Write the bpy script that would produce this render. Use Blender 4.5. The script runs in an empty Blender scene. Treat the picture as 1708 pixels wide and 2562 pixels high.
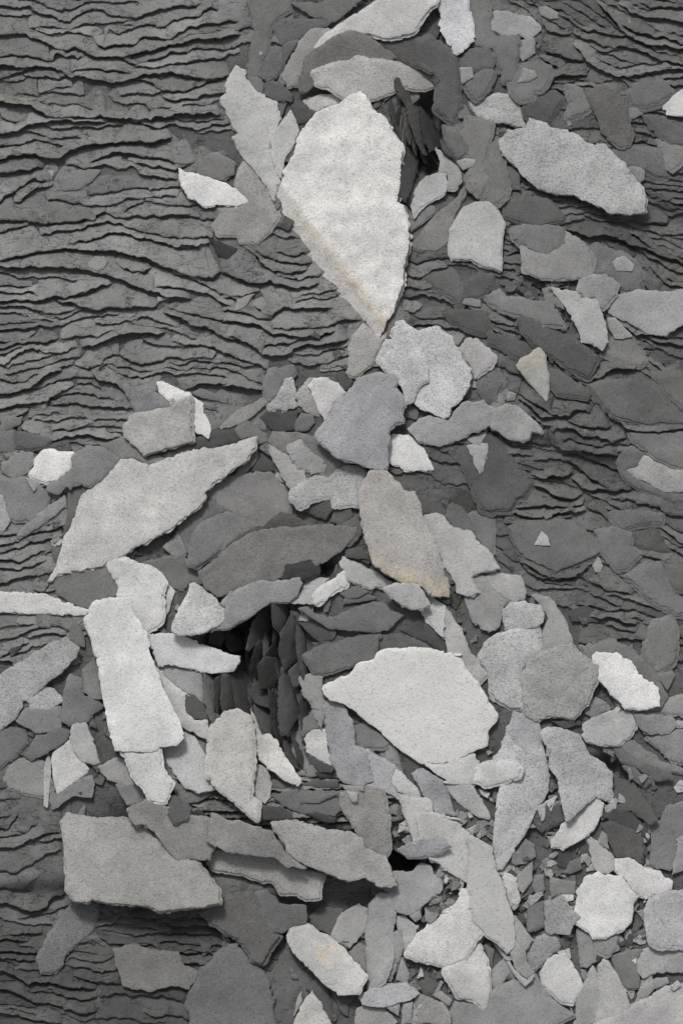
import bpy, math, random
import numpy as np
from mathutils import Vector, noise as mnoise
from mathutils.geometry import delaunay_2d_cdt

random.seed(7); rng = np.random.default_rng(7)
scene = bpy.context.scene

# ------------------------------------------------------------------ camera, sky, sun, exposure
CAM_Z = 12.0
HALF_W = 0.854                                  # the frame is 1.708 m wide: one source pixel is one millimetre
cam_data = bpy.data.cameras.new('camera'); cam = bpy.data.objects.new('camera', cam_data)
scene.collection.objects.link(cam); scene.camera = cam
cam.location = (0, 0, CAM_Z); cam.rotation_euler = (0, 0, 0)
cam_data.sensor_fit = 'HORIZONTAL'; cam_data.angle = 2*math.atan(HALF_W/(CAM_Z-0.02)); cam_data.clip_end = 200; cam_data.clip_start = 0.1
SUN_EL, SUN_AZ = math.radians(46), math.radians(-14)      # from the top of the picture (+Y), a little to the left
world = bpy.data.worlds.new('World'); scene.world = world; world.use_nodes = True
wn = world.node_tree.nodes; wl = world.node_tree.links; wn.clear()
sky = wn.new('ShaderNodeTexSky'); sky.sky_type = 'NISHITA'; sky.sun_disc = False
sky.sun_elevation = SUN_EL; sky.sun_rotation = SUN_AZ; sky.dust_density = 4.0; sky.air_density = 1.0
hs = wn.new('ShaderNodeHueSaturation'); hs.inputs['Saturation'].default_value = 0.12
bg = wn.new('ShaderNodeBackground'); bg.inputs['Strength'].default_value = 0.098
wo = wn.new('ShaderNodeOutputWorld')
wl.new(sky.outputs[0], hs.inputs['Color']); wl.new(hs.outputs[0], bg.inputs['Color']); wl.new(bg.outputs[0], wo.inputs['Surface'])
sun_data = bpy.data.lights.new('sun', 'SUN'); sun_data.energy = 2.35; sun_data.angle = math.radians(10); sun_data.color = (1.0, 0.975, 0.94)
sun = bpy.data.objects.new('sun', sun_data); scene.collection.objects.link(sun)
sdir = Vector((math.sin(SUN_AZ)*math.cos(SUN_EL), math.cos(SUN_AZ)*math.cos(SUN_EL), math.sin(SUN_EL)))
sun.rotation_euler = sdir.to_track_quat('Z', 'Y').to_euler()
scene.view_settings.view_transform = 'Standard'; scene.view_settings.look = 'None'
scene.view_settings.gamma = 1.0; scene.view_settings.exposure = 0.04

# ------------------------------------------------------------------ tracing data: survey points of every slab and ledge
TX = {'a': 0, 'b': 554, 'c': 1108}; TY = [0, 500, 1000, 1500, 1962]
def conv(tok, x, y):
    if tok == 'F': px, py = x*1.08929, y*1.08929
    else: px, py = TX[tok[0]] + x*0.38265, TY[int(tok[1])] + y*0.38265
    return ((px-854)*0.001, (1281-py)*0.001)
def parse(s, tok=None):
    out = []
    for w in s.split():
        if ',' in w:
            x, y = w.split(','); out.append(conv(tok, float(x), float(y)))
        else: tok = w
    return np.array(out)
SLABS = """5 188 n|F 718,108 735,85 770,62 830,25 870,0 865,-40 1003,-40 1003,5 985,20 958,60 945,75 905,85 870,83 845,75 800,85 770,95 735,115|whitish slab reaching down from the top edge onto the brown crescent slate|the whitish top-edge slab
6 118 w|b0 545,605 520,575 515,520 545,430 560,370 640,310 740,240 800,210 870,195 930,215 990,250 1060,310 1130,350 1160,370 1110,390 1060,430 900,430 740,480 600,490 620,540|brownish crescent slab curving over the beige lens slab near the top|the brown crescent slab
4 138 n|b0 385,480 420,430 450,370 520,250 570,195 610,175 690,175 740,200 640,280 620,330 580,400 540,470 530,555 430,560 400,505
7 168 w|b0 597,470 680,435 760,410 850,400 890,375 930,375 970,395 1060,395 1160,410 1270,440 1350,480 1430,522 1390,560 1330,580 1255,580 1200,560 1135,590 1050,625 960,655 900,640 800,640 740,600 690,570 620,555 620,530 595,490|beige lens-shaped slab pointing right above the big white teardrop slab|the beige lens slab
8 188 n|b0 530,650 570,625 660,608 730,608 790,655 740,690 680,690 630,718 580,700
4 98 n|b0 1265,250 1350,225 1410,270 1500,320 1530,380 1535,440 1550,500 1545,600 1560,680 1510,805 1460,745 1400,700 1410,620 1420,560 1430,520 1350,470 1280,400|dark upright slab right of the beige lens slab near the top|the dark upright top slab
5 88 w|b0 990,255 1060,240 1180,245 1270,235 1270,300 1290,390 1380,470 1300,440 1160,385 1090,330
6 190 b|b0 1405,10 1420,-60 c0 170,-60 165,70 190,120 205,240 165,290 130,330 85,362 65,340 60,290 b0 1500,300 1440,210 1420,160 1440,120|whitish pointed slab hanging from the top edge, right of centre|the pointed top-edge slab
9 208 t|b0 345,1290 400,1170 410,1110 470,1010 500,890 570,790 620,730 715,690 730,700 800,650 850,615 900,603 945,625 970,680 980,710 1060,760 1110,850 1160,920 1185,980 1170,1080 1170,1200 1145,1320 1190,1340 1215,1450 1225,1540 b1 1220,330 1190,450 1185,560 1155,620 1120,740 1075,800 1060,850 1030,908 1000,880 960,820 900,750 880,730 820,700 760,660 720,600 640,480 560,370 490,290 460,220 400,110 350,20|biggest white teardrop slab with an ochre streak along its lower left edge|the white teardrop slab
8 178 n|F 507,225 520,215 517,190 540,150 560,175 580,205 605,220 632,235 640,265 638,300 618,330 622,355 640,420 628,462 600,410 565,370 550,350 533,315 548,310 530,280|jagged whitish slab with a pointed top, left of the white teardrop slab|the jagged pointed slab
8 185 n|F 668,250 680,275 686,300 675,330 655,360 645,410 632,395 622,340 618,310 645,280|small whitish slab wedged between the jagged pointed slab and the white teardrop slab
6 202 n|F 410,385 435,395 490,410 540,430 572,465 545,472 500,470 470,475 430,450 415,420|white curved sliver lying on the layered rock left of the teardrop slab|the white curved sliver
4 140 w|F 545,400 560,370 580,395 620,450 640,495 620,530 590,555 550,557 545,540 500,540 487,520 505,490 500,478 545,475 570,460 540,430
3 124 n|F 455,375 475,355 495,350 520,360 540,375 535,400 510,415 480,408 453,395
2 55 n|F 480,545 545,570 525,600 500,585
B 70 w|b0 1135,510 1170,500 1240,580 1290,680 1335,940 1340,1010 1310,1000 1260,880 1200,680 1140,590
B 66 n|b0 1090,660 1140,620 1190,700 1260,860 1275,950 1290,1040 1240,1250 1195,1330 1165,1240 1175,1050 1150,880 1100,740
B 50 n|b0 1300,680 1400,800 1440,900 1450,950 1410,960 1360,990 1320,860
B 60 n|b0 1430,900 1500,960 1568,1030 1550,1040 1480,1000 1440,960
B 84 n|b0 1175,1090 1240,1090 1250,1200 1200,1330 1165,1280
B 74 w|b0 1210,640 1260,700 1300,860 1290,900 1240,800
6 160 n|b0 1290,1190 1340,1145 1400,1130 1460,1125 1470,1200 1450,1270 1350,1320 1290,1370 1255,1415 1235,1340 1260,1250
5 145 n|b0 1400,950 1450,1000 1500,1040 1568,1120 1568,1170 1530,1235 1470,1240 1480,1130 1420,1120 1430,1050
5 125 n|b0 1210,1340 1260,1420 1360,1330 1395,1350 1380,1400 1300,1460 1240,1505 1210,1450
4 128 w|F 945,565 975,520 1000,490 1040,460 1075,415 1070,450 1045,490 1025,560 1000,575 960,572
7 165 n|c1 40,195 130,50 210,10 300,5 340,40 400,150 385,230 378,465 290,440 230,410 180,385 60,390 40,340|pale squarish slab with jagged lower edge right of the white teardrop slab|the pale squarish slab
6 172 s|c0 360,915 430,850 540,835 560,760 640,790 700,830 850,870 950,935 1070,960 1140,1030 1210,1110 1230,1160 1300,1230 1322,1300 1320,1390 1200,1405 1100,1395 1050,1370 940,1310 850,1270 740,1275 620,1230 530,1160 480,1090 385,1010|large speckled grey slab slanting down to the right in the upper right|the big speckled slanting slab
7 176 s|c0 165,650 240,640 330,610 430,615 500,660 520,740 548,832 490,830 430,805 370,800 280,785 215,740|speckled whitish slab overlapping the upper left end of the big speckled slanting slab|the speckled cap slab
5 145 n|c0 312,150 330,110 320,75 350,58 430,68 500,90 580,105 640,165 625,210 580,248 530,245 480,225 430,238 370,215 325,200|smooth rounded grey slab near the top edge, upper right|the smooth rounded top slab
4 128 n|c0 620,40 680,30 755,75 755,115 700,120 640,90
4 113 n|c0 160,-40 280,-40 300,60 310,190 345,280 320,312 260,300 200,290 210,180 190,110
4 140 n|c0 100,435 190,435 200,500 150,530 125,545
3 113 n|c0 150,540 240,460 310,440 340,480 300,560 270,610 215,645 180,610
3 104 n|c0 100,380 180,330 280,310 340,360 320,430 190,440 105,435
3 110 n|c0 340,240 480,235 500,280 480,400 470,520 400,530 395,450 345,380
4 132 n|c0 500,260 600,240 605,340 520,400 490,330
4 114 n|c0 440,540 520,430 620,420 690,440 700,490 640,590 590,600 580,640 520,655 450,600
5 132 n|c0 480,540 510,500 520,440 600,460 615,500 560,530
3 90 n|c0 530,700 600,640 720,590 780,640 740,700 700,770 660,800 600,770 545,750
6 102 w|c0 930,610 960,590 1010,555 1050,555 1100,600 1195,630 1210,780 1230,880 1210,950 1150,960 1080,900 1040,850 1000,730|dark brownish boot-shaped slab above the big speckled slanting slab|the brown boot slab
5 115 n|c0 810,550 890,570 980,690 900,740 820,765 805,740 850,660 815,610
6 190 n|c0 1430,690 1500,620 1600,560 1640,560 1640,755 1540,755 1460,745 1460,715|whitish slab cut by the right edge, upper right|the whitish right-edge slab
3 116 n|c0 155,750 250,770 330,800 310,900 270,1050 285,1130 300,1170 240,1280 190,1230 155,1150 210,1060 150,1000 150,860
3 110 n|c0 310,940 370,920 385,1010 385,1100 415,1200 415,1270 350,1330 250,1290 280,1230 290,1140 275,1060
5 145 n|c0 85,1050 150,1030 215,1040 200,1080 130,1110
3 104 n|c0 0,820 90,850 150,950 150,1000 100,1030 20,920
2 95 n|c0 395,1090 450,1080 500,1140 510,1240 450,1240 410,1200
3 100 n|c0 1210,600 1250,540 1350,510 1430,520 1500,600 1420,660 1320,690 1240,670
4 120 n|c0 1220,700 1320,695 1330,730 1240,775 1210,770
4 114 b|c0 1110,990 1180,955 1290,960 1400,970 1450,1050 1470,1150 1400,1140 1320,1100 1250,1090 1200,1080
5 130 n|c0 1200,1080 1290,1090 1320,1110 1320,1170 1280,1200 1220,1160
4 100 n|c0 1320,750 1400,760 1500,800 1640,850 1640,950 1500,930 1420,880
5 120 n|c0 1400,900 1470,910 1568,960 1568,1050 1500,1110 1470,1090 1440,1000
5 97 n|c0 400,1410 430,1320 520,1280 690,1300 740,1350 790,1410 780,1440 700,1450 630,1475 530,1455
3 92 n|c0 1260,1400 1420,1360 1475,1420 1470,1450 1350,1440
4 115 n|c0 1410,440 1450,395 1500,430 1440,445
5 112 n|c1 460,200 560,170 700,170 780,190 800,230 800,290 730,320 700,345 655,355 600,340 520,290 470,250
4 130 n|c1 510,310 600,345 700,340 800,220 880,260 970,350 985,410 970,525 880,510 800,520 640,515 530,470|grey five-sided slab stepping down to the right below the big speckled slanting slab|the five-sided stepped slab
6 145 n|c1 1110,400 1140,375 1190,365 1250,420 1240,465 1130,460|small smooth rounded grey slab lying alone right of the five-sided stepped slab
3 115 b|c1 940,330 1000,290 1060,320 1140,340 1250,400 1300,480 1290,580 1200,600 1140,540 1060,480 980,490
5 137 n|c1 870,590 890,520 980,495 1060,480 1145,550 1130,620 1080,670 1040,710 1005,690 990,640 930,660
6 165 n|c1 690,570 770,590 870,600 900,650 1000,650 1020,710 1060,800 1080,930 1040,990 980,940 900,935 880,840 810,730 770,670|pale tongue slab with a white broken lower tip, right side|the white-tipped tongue slab
5 120 n|c1 270,630 370,585 400,630 520,640 700,680 760,780 785,830 700,815 600,800 500,750 400,730 330,690
5 125 n|c1 645,580 690,570 760,640 790,720 700,680 660,650
5 142 n|c1 1070,770 1130,770 1200,850 1240,890 1180,910 1120,905 1090,850
4 145 n|c1 1060,700 1130,620 1250,590 1420,600 1568,580 1640,600 1640,780 1540,830 1460,890 1330,870 1200,790 1110,760|broad grey slab with a pale streak running to the right edge|the streaked right-edge slab
5 118 n|c1 1110,910 1250,900 1330,1050 1290,1080 1220,1070 1050,1000 1080,930
7 160 o|c1 475,1080 500,1040 560,1010 620,965 660,970 665,1040 690,1180 690,1260 675,1320 620,1260 540,1170 490,1110|pale triangular slab pointing down with an ochre upper corner, right of centre|the ochre-cornered triangle
4 92 n|c1 495,770 620,800 800,880 1000,1020 1000,1060 950,1155 850,1110 680,1000 600,950 520,860
4 97 n|c1 680,1100 760,1120 880,1200 960,1260 940,1290 830,1275 750,1260 700,1200
4 102 n|c1 945,1210 1100,1180 1380,1190 1500,1300 1640,1340 1640,1460 1420,1450 1350,1470 1250,1450 1150,1420 1080,1370 1010,1280|large smooth dark slab at the right edge, below the streaked slab|the large dark right-edge slab
5 102 n|c1 1370,1130 1568,1130 1640,1130 1640,1390 1560,1350 1470,1270
5 165 n|c1 100,980 180,930 230,940 330,1030 335,1060 290,1110 210,1160 180,1080
4 100 b|c1 85,590 160,530 230,480 330,480 310,560 270,620 200,640 120,620
4 95 n|c1 0,480 60,460 110,560 130,640 110,690 40,620 0,590 -60,560 -110,500
5 120 n|c1 135,640 190,640 250,660 245,700 180,690 130,680
3 88 n|c1 15,735 100,720 290,740 300,830 270,870 180,850 60,790
3 84 n|c1 290,850 420,900 560,930 620,970 500,1040 380,960 300,920
4 90 n|c1 380,1050 430,1010 500,1060 540,1120 500,1140 430,1120
6 158 n|c1 320,1370 420,1330 490,1350 560,1410 655,1505 640,1525 580,1510 560,1560 520,1580 440,1568 380,1530 310,1490|pale slab with a small hooked tip pointing right, right of the lobed white slab|the hook-tipped slab
6 132 n|c1 410,1290 440,1250 485,1265 470,1310 420,1315
4 108 b|c1 230,1200 330,1110 390,1190 360,1240 350,1330 280,1290 240,1240
5 196 s|b1 1245,1320 1290,1220 1350,1180 1340,1100 1290,980 1280,860 1390,825 1500,890 1530,960 1568,1040 c1 180,1110 170,1220 100,1330 50,1360 40,1420 0,1435 b1 1400,1410 1300,1370|lobed whitish slab in the middle, right half of the pale pair|the lobed white slab
6 192 s|b1 1010,1050 1070,910 1125,915 1105,860 1140,800 1190,785 1240,830 1290,860 1310,1010 1350,1110 1350,1180 1290,1220 1250,1310 1200,1330 1190,1240 1160,1170 1080,1120|whitish slab overlapping the left side of the lobed white slab
6 155 w|b1 830,1090 825,970 850,890 920,805 1000,880 1035,910 1080,850 1075,900 1010,1010 980,1080 870,1160 810,1130|grey-beige tongue slab under the lower tip of the white teardrop slab
4 110 n|b1 1160,630 1200,780 1130,820 1115,910 1085,900 1095,780
8 152 b|b1 610,1530 680,1440 700,1400 740,1330 830,1250 865,1210 880,1170 960,1140 1040,1130 1140,1130 1160,1180 1130,1230 1190,1290 1195,1350 1180,1370 1190,1455 1130,1470 b2 1100,190 1095,260 1080,310 1090,430 1060,460 960,440 880,410 830,400 760,380 690,320 630,270|purple-grey fan-shaped slab at the centre of the scree|the purple-grey fan slab
7 202 n|b1 565,1220 600,1170 690,1165 750,1200 805,1260 740,1330 700,1400 675,1440 640,1390 600,1290|white triangular slab tucked against the left side of the purple-grey fan slab
6 162 w|b1 480,1270 540,1190 580,1160 680,1160 760,1200 640,1420 560,1390 500,1340
6 172 s|b1 297,1340 350,1300 390,1220 410,1170 460,1160 480,1230 480,1310 490,1350 420,1380 360,1370 310,1378
5 120 n|b1 280,1310 285,1160 330,1100 400,1090 470,1075 490,1120 440,1160 400,1190 380,1260 300,1330
5 115 n|b1 470,1460 520,1395 600,1400 610,1460 560,1510 480,1510
3 72 n|b1 240,1420 330,1370 500,1380 480,1500 400,1520 320,1500
4 82 n|b1 740,1140 800,1140 860,1180 840,1230 790,1245 760,1200
4 150 n|F 935,985 960,965 985,955 1030,965 1060,925 1110,920 1150,945 1140,970 1110,985 1055,1010 1010,1025 960,1015|grey slab lying under the lobed white slab, right of the purple-grey fan slab|the grey slab under the lobes
7 208 n|b2 1095,260 1130,230 1230,230 1280,280 1330,330 1385,460 1200,465 1130,430 1090,410|bright white wedge slab at the lower right corner of the purple-grey fan slab|the bright white wedge
5 112 n|b1 1185,1370 1220,1330 1290,1370 1280,1435 1200,1420
5 152 n|c2 150,300 200,290 290,280 290,330 270,440 240,480 210,440 195,370|pale icicle-shaped spike lying on the dark triangular slab|the pale spike
5 137 n|c2 150,255 240,220 300,190 240,300 200,290
4 90 n|c2 105,340 150,300 300,220 400,330 480,440 585,545 540,610 470,650 440,715 300,720 250,700 200,560|large dark triangular slab right of centre, under the pale spike|the dark triangular slab
3 70 w|c2 40,650 100,590 200,600 210,700 160,750 90,720
4 120 n|c2 160,750 240,720 310,720 330,860 325,1010 270,960 200,880
4 100 n|c2 20,760 60,670 130,730 190,820 190,870 80,860
6 162 n|c2 597,950 625,895 645,857 685,895 700,955|tiny pale triangle lying on the wide domed dark slab, right side|the tiny pale triangle
3 104 n|c2 430,840 520,810 760,790 850,800 1060,960 1060,990 900,1060 740,1130 680,1100 500,1000|wide domed dark grey slab carrying the tiny pale triangle
3 110 n|c2 1000,860 1100,830 1240,870 1230,960 1300,1010 1200,1110 1140,1115 1040,1000
5 138 n|c2 980,1090 1020,1025 1050,1090 1030,1130 1000,1130
6 168 n|c2 1190,455 1270,430 1310,360 1350,370 1430,420 1640,470 1640,600 1450,605 1400,580 1360,550 1280,520|pale dagger slab pointing left from the right edge at mid height|the pale right-edge dagger
5 117 n|c2 1145,380 1200,320 1300,345 1310,360 1270,430 1190,455 1240,510 1360,560 1500,600 1640,610 1640,660 1510,665 1400,620 1250,560 1180,500 1150,440
4 116 n|c2 1215,215 1400,220 1640,200 1640,450 1500,430 1400,380 1300,310
4 106 b|c2 1095,740 1130,720 1300,730 1440,740 1440,800 1300,810 1180,840 1120,800
5 86 w|c2 1250,870 1400,860 1460,990 1380,990 1280,950
4 112 n|c2 1320,1080 1420,1070 1460,1150 1568,1300 1640,1420 1500,1380 1350,1300 1240,1180 1200,1150
5 101 n|c2 1430,1060 1500,1080 1640,1110 1640,1250 1520,1230 1470,1180
6 120 n|c3 1380,130 1500,97 1520,160 1525,280 1510,400 1440,460 1390,465 1310,390 1320,280 1350,200|smooth dark grey oval slab standing upright in view near the right edge|the dark upright oval
7 212 n|c3 978,370 1000,345 1130,352 1200,390 1290,500 1400,580 1417,650 1415,700 1300,723 1190,715 1110,630 1060,570 1010,510 1020,430 980,400|bright white oblong slab slanting down right, near the dark upright oval|the bright white oblong
5 118 n|c3 900,310 1130,270 1250,340 1400,480 1470,650 1420,720 1250,735 1100,600 960,400
6 157 n|c3 920,870 910,820 1000,770 1120,730 1200,725 1250,770 1260,820 1230,890 1140,960 1040,960 930,930 900,890|grey lozenge slab with a darker middle, below the bright white oblong|the grey lozenge slab
5 125 n|c3 940,680 1000,640 1080,680 1040,700 960,710
4 110 n|c3 920,710 960,710 1080,685 1100,720 980,775 930,750
5 182 s|c3 230,385 280,280 430,205 620,170 640,350 560,400 510,485 540,600 530,720 440,710 370,670 310,600 310,510 270,440|pale mottled slab between the broad smooth white slab and the grey star slab
6 155 s|c3 510,490 560,400 640,350 750,310 850,290 880,340 940,390 980,395 1025,430 1010,510 960,630 900,720 850,780 770,770 700,765 600,800 540,760 530,720 520,620 515,560|large mottled grey star-shaped slab left of the bright white oblong|the grey star slab
5 155 b|c3 460,730 540,760 620,800 640,860 650,960 640,1020 560,1020 490,990 440,930 415,870 450,770
7 176 s|c3 395,60 440,20 540,15 590,30 640,40 660,100 650,150 600,185 500,200 410,195 395,130|rounded pale slab lying above the pale mottled slab, right of the ring|the rounded pale slab
4 145 n|c3 580,-30 700,-20 770,80 820,180 855,290 740,315 640,355 630,250 690,130 640,40
4 140 n|c2 135,1290 190,1160 270,1150 330,1250 440,1310 395,1360 370,1480 300,1520 200,1450 160,1360
6 157 n|c2 270,1160 330,1120 430,1140 510,1150 545,1260 530,1310 460,1325 400,1290 320,1230
6 172 n|b2 1300,760 1400,740 c2 10,770 60,830 180,860 210,920 300,990 360,1100 300,1120 190,1150 190,1190 235,1260 180,1285 90,1260 80,1200 10,1100 -60,1100 b2 1380,900|pale slab sticking out right from under the ochre-ended brown slab|the pale winged slab
8 162 e|b2 900,680 900,600 960,480 1020,455 1080,465 1110,500 1160,560 1210,600 1260,610 1300,690 1320,780 1370,880 1420,1000 1450,1120 1490,1220 1490,1290 1380,1285 1310,1220 1180,1200 1100,1150 1060,1130 990,1070 960,960 930,850|large pinkish-brown slab whose lower end is stained ochre, right of centre|the ochre-ended slab
7 168 s|b2 450,640 460,590 540,540 610,505 710,510 760,450 820,430 900,440 955,480 900,600 890,700 830,690 740,705 710,640 680,640 600,660 510,715|pale arched slab reaching left from the top of the ochre-ended slab|the pale arched slab
6 92 w|b2 510,715 600,650 700,635 725,720 680,780 620,760
5 158 n|b2 300,290 320,300 400,350 480,390 510,460 550,470 555,535 460,600 410,530 350,420 310,340
6 142 n|b2 440,310 520,280 590,350 685,430 670,480 620,480 510,450 470,390
4 118 w|b2 300,270 330,205 420,215 490,210 600,240 700,330 760,390 850,410 760,450 700,510 600,500 555,530 450,420 330,310
4 150 n|b2 345,500 370,470 410,545 350,520
4 126 n|F 468,1130 490,1105 555,1090 620,1085 640,1100 655,1130 670,1150 665,1180 650,1195 615,1220 580,1200 540,1180 500,1160
7 183 w|a2 310,1190 360,1100 380,1040 430,880 480,780 510,680 530,640 570,590 650,530 710,460 780,390 860,390 960,430 970,440 1080,395 1220,340 1400,320 F 545,1020 575,1005 590,1003 585,1030 565,1060 520,1090 500,1105 470,1130 a2 1345,650 1290,710 1180,790 1080,860 990,910 950,940 900,960 800,1020 730,1070 600,1100 380,1140 330,1190|huge pale leaf-shaped slab slanting up to the right on the left side|the huge leaf-shaped slab
6 115 n|a2 345,1180 370,1130 500,1080 690,1030 720,1070 740,1150 775,1210 780,1270 720,1310 610,1365 540,1360 460,1330 380,1280 350,1220|dark rounded slab sticking out below the lower end of the huge leaf-shaped slab
8 203 n|a2 720,1070 760,1040 820,1040 900,1080 990,1100 1050,1150 1085,1200 1060,1300 1070,1440 1030,1480 940,1530 900,1500 820,1360 780,1290 790,1230 770,1170 720,1130|white knob-ended slab covering the top of the long white slab|the white knob-ended slab
9 207 n|F 196,1425 215,1385 245,1375 290,1375 320,1425 340,1460 345,1500 358,1535 375,1580 395,1620 415,1660 423,1695 405,1712 370,1715 345,1728 305,1725 268,1725 255,1680 245,1640 235,1580 225,1520 210,1465|long white slab running down the left side below the knob-ended slab|the long white slab
7 184 n|a3 940,520 960,410 1040,460 1130,550 1240,630 1210,660 1215,740 1270,790 1360,790 1370,930 1200,840 1090,770 1000,650
7 192 n|a2 1085,1190 1145,1255 1100,1390 1065,1430 1040,1300
7 192 s|a2 1125,1480 1180,1350 1225,1270 1240,1200 1280,1195 1350,1250 1400,1280 1430,1330 1475,1365 1465,1440 1440,1470 1340,1520 1240,1540 1170,1540 1120,1510|white rounded-triangular slab right of the white knob-ended slab|the white rounded triangle
8 197 n|a3 965,230 1100,220 1220,250 1310,300 1400,325 1500,365 1568,375 1565,410 1520,475 1380,488 1310,480 1240,455 1110,425 1040,440 1000,350|whitish finger slab pointing right from the long white slab|the whitish finger slab
6 142 n|a3 1030,450 1040,430 1110,420 1240,455 1320,480 1330,600 1325,680 1200,600 1110,530
7 92 n|a3 1210,620 1280,640 1340,700 1365,790 1270,785 1225,740
6 76 n|a3 1270,790 1365,790 1375,880 1360,945 1250,850
6 203 n|a2 190,490 230,440 235,390 290,335 350,335 400,350 470,350 490,400 460,460 400,510 300,543 230,520|white cloud-shaped slab far left, above the huge leaf-shaped slab|the white cloud-shaped slab
7 127 n|a2 310,560 380,520 470,460 470,370 560,300 680,310 780,385 710,460 650,530 580,570 520,550 430,560 380,610 310,600
5 122 n|a2 650,290 800,240 870,250 930,330 960,400 975,430 890,390 780,385 720,330
7 163 w|a2 815,170 855,105 960,90 1110,45 1120,0 a1 1130,1340 1240,1290 1250,1380 a2 1240,150 1260,270 1120,310 940,365 870,290 820,240|squarish beige-grey slab above the huge leaf-shaped slab|the squarish beige slab
6 203 n|a1 1003,1185 1060,1190 1150,1230 1240,1270 1330,1335 1330,1400 1360,1440 1380,1500 1360,1560 1290,1530 1240,1460 1250,1300 1200,1320 1120,1335 1060,1280|white bent sliver poking out behind the squarish beige slab
5 130 b|a1 805,1230 830,1215 900,1260 1040,1265 1120,1340 960,1390 890,1400 860,1330
4 120 n|a1 1240,1260 1310,1230 1490,1290 1480,1330 1400,1310 1290,1285
5 130 w|b1 -20,1490 100,1370 240,1310 280,1290 300,1330 180,1430 100,1470 0,1500
4 86 n|a2 1050,360 1250,270 1390,200 1568,185 1640,220 1600,270 1400,310 1220,335 1080,385
4 115 n|b2 90,190 160,130 230,190 290,230 300,270 240,290 210,240 130,250
4 125 n|b2 80,500 130,420 200,350 230,290 240,370 200,440 120,500
3 80 n|b2 190,470 240,380 320,400 345,465
5 121 n|a2 1235,1070 1250,950 1280,850 1330,800 1400,770 1480,740 1600,770 b2 160,770 250,820 100,900 30,960 20,1000 a2 1440,990 1280,1090
5 130 n|a2 1065,970 1110,930 1160,870 1200,930 1230,990 1210,1030 1140,1030
4 121 n|a2 925,1070 1110,1015 1200,1030 1300,1130 1340,1180 1330,1200 1230,1200 1200,1255 1130,1240 1050,1150
4 115 n|a2 1160,830 1250,750 1350,660 1460,690 1460,740 1350,790 1280,850 1240,940 1220,990
6 122 w|F 455,1315 490,1290 530,1255 580,1225 650,1212 740,1208 820,1210 815,1230 790,1260 750,1290 700,1310 650,1325 610,1345 560,1350 500,1372 470,1350|long brownish wedge slab pointing right, left of the ochre-ended slab|the long brown wedge
5 90 w|b2 40,1000 90,900 200,840 260,840 380,730 480,760 660,835 400,865 180,940
6 72 n|b2 410,1170 440,1090 540,1065 640,1080 640,1140 560,1170
5 95 n|b2 710,800 740,700 840,690 860,760 790,820
5 100 n|b2 780,820 900,750 920,870 850,960 810,970
4 80 n|b2 810,980 920,960 970,1050 810,1030
6 147 n|a2 1440,1330 1500,1270 1568,1230 b2 270,1183 330,1190 510,1160 530,1200 500,1280 440,1325 340,1325 310,1320 220,1400 60,1495 0,1500 a3 1500,190 1380,210 1440,170 1475,100 1475,50|grey curved slab arching over the pit of dark standing slates|the grey arching slab
5 162 n|b2 540,1180 650,1160 710,1165 600,1300 620,1345 540,1340 440,1330 520,1250
8 194 n|b2 590,1285 630,1230 800,1118 825,1180 820,1220 700,1280 640,1340 610,1340|white sliver slanting up right at the top of the slate pit|the white pit-top sliver
8 177 n|b2 770,1060 790,1022 860,1060 1000,1120 1135,1215 1100,1230 980,1240 870,1200 820,1180 800,1110|pale pointed slab slanting down right from the white pit-top sliver|the pale slanting pit slab
8 172 n|b2 1055,1235 1130,1200 1290,1210 1365,1340 1310,1370 1240,1370 1140,1320
7 182 n|b2 1290,1215 1350,1270 1430,1330 1460,1350 1450,1540 1380,1480 1310,1380 1370,1340
6 176 n|b3 1440,90 1460,50 1500,90 1568,210 c3 60,110 130,220 170,320 225,400 300,490 230,555 180,520 100,370 20,360 20,280 b3 1430,230|long pale curved slab along the upper right rim of the broad smooth white slab
5 112 n|b3 500,60 560,50 620,100 730,120 780,90 1000,15 1060,20 1100,70 1190,105 1090,200 1000,222 900,205 700,190 610,130|grey lens-shaped slab inside the ring, above the broad smooth white slab|the grey inner lens slab
6 108 n|b2 800,1300 920,1260 1010,1290 1000,1310 790,1340
6 104 n|b2 770,1270 890,1210 960,1260 880,1300 820,1300
4 80 n|b3 450,80 540,110 700,190 745,210 740,250 640,285 520,170
5 102 n|b3 530,370 650,300 900,240 1040,230 1010,330 990,400 880,425 660,490 600,480|dark slab below the grey inner lens slab, touching the broad smooth white slab
4 97 n|b3 1040,230 1160,225 1260,255 1400,330 1280,360 1140,370 1080,380 1000,390
3 80 b|b3 1165,200 1310,120 1330,280 1240,240
3 80 b|b3 1310,130 1400,200 1470,280 1465,350 1400,320 1340,270
9 206 m|b3 655,590 690,555 830,500 880,430 990,400 1010,360 1090,325 1160,330 1290,320 1400,335 1470,362 1568,365 c3 60,365 120,400 140,460 230,550 290,680 355,760 350,800 295,860 290,960 190,1000 80,1070 0,1078 b3 1510,1078 1310,1080 1200,1010 1130,960 1070,900 1020,850 930,780 870,730 810,690 710,660|broad smooth white slab, widest of the lower half, pointing left|the broad smooth white slab
7 192 n|b3 1330,1080 1510,1070 c3 90,1050 200,1000 240,1080 200,1210 80,1215 0,1200 b3 1480,1190 1400,1140
8 187 n|c3 205,1190 230,1100 270,1075 400,1060 450,1060 505,1100 490,1160 380,1200 270,1225|pale bean-shaped slab lying across the top of the tall speckled tongue slab
6 184 s|c3 325,1060 390,930 415,870 470,950 560,1020 650,960 690,1080 700,1150 690,1250 650,1330 600,1400 540,1530 c4 390,560 350,570 330,400 c3 350,1400 380,1200 340,1100|tall speckled white tongue slab tapering downward, lower right|the tall speckled tongue
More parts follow.
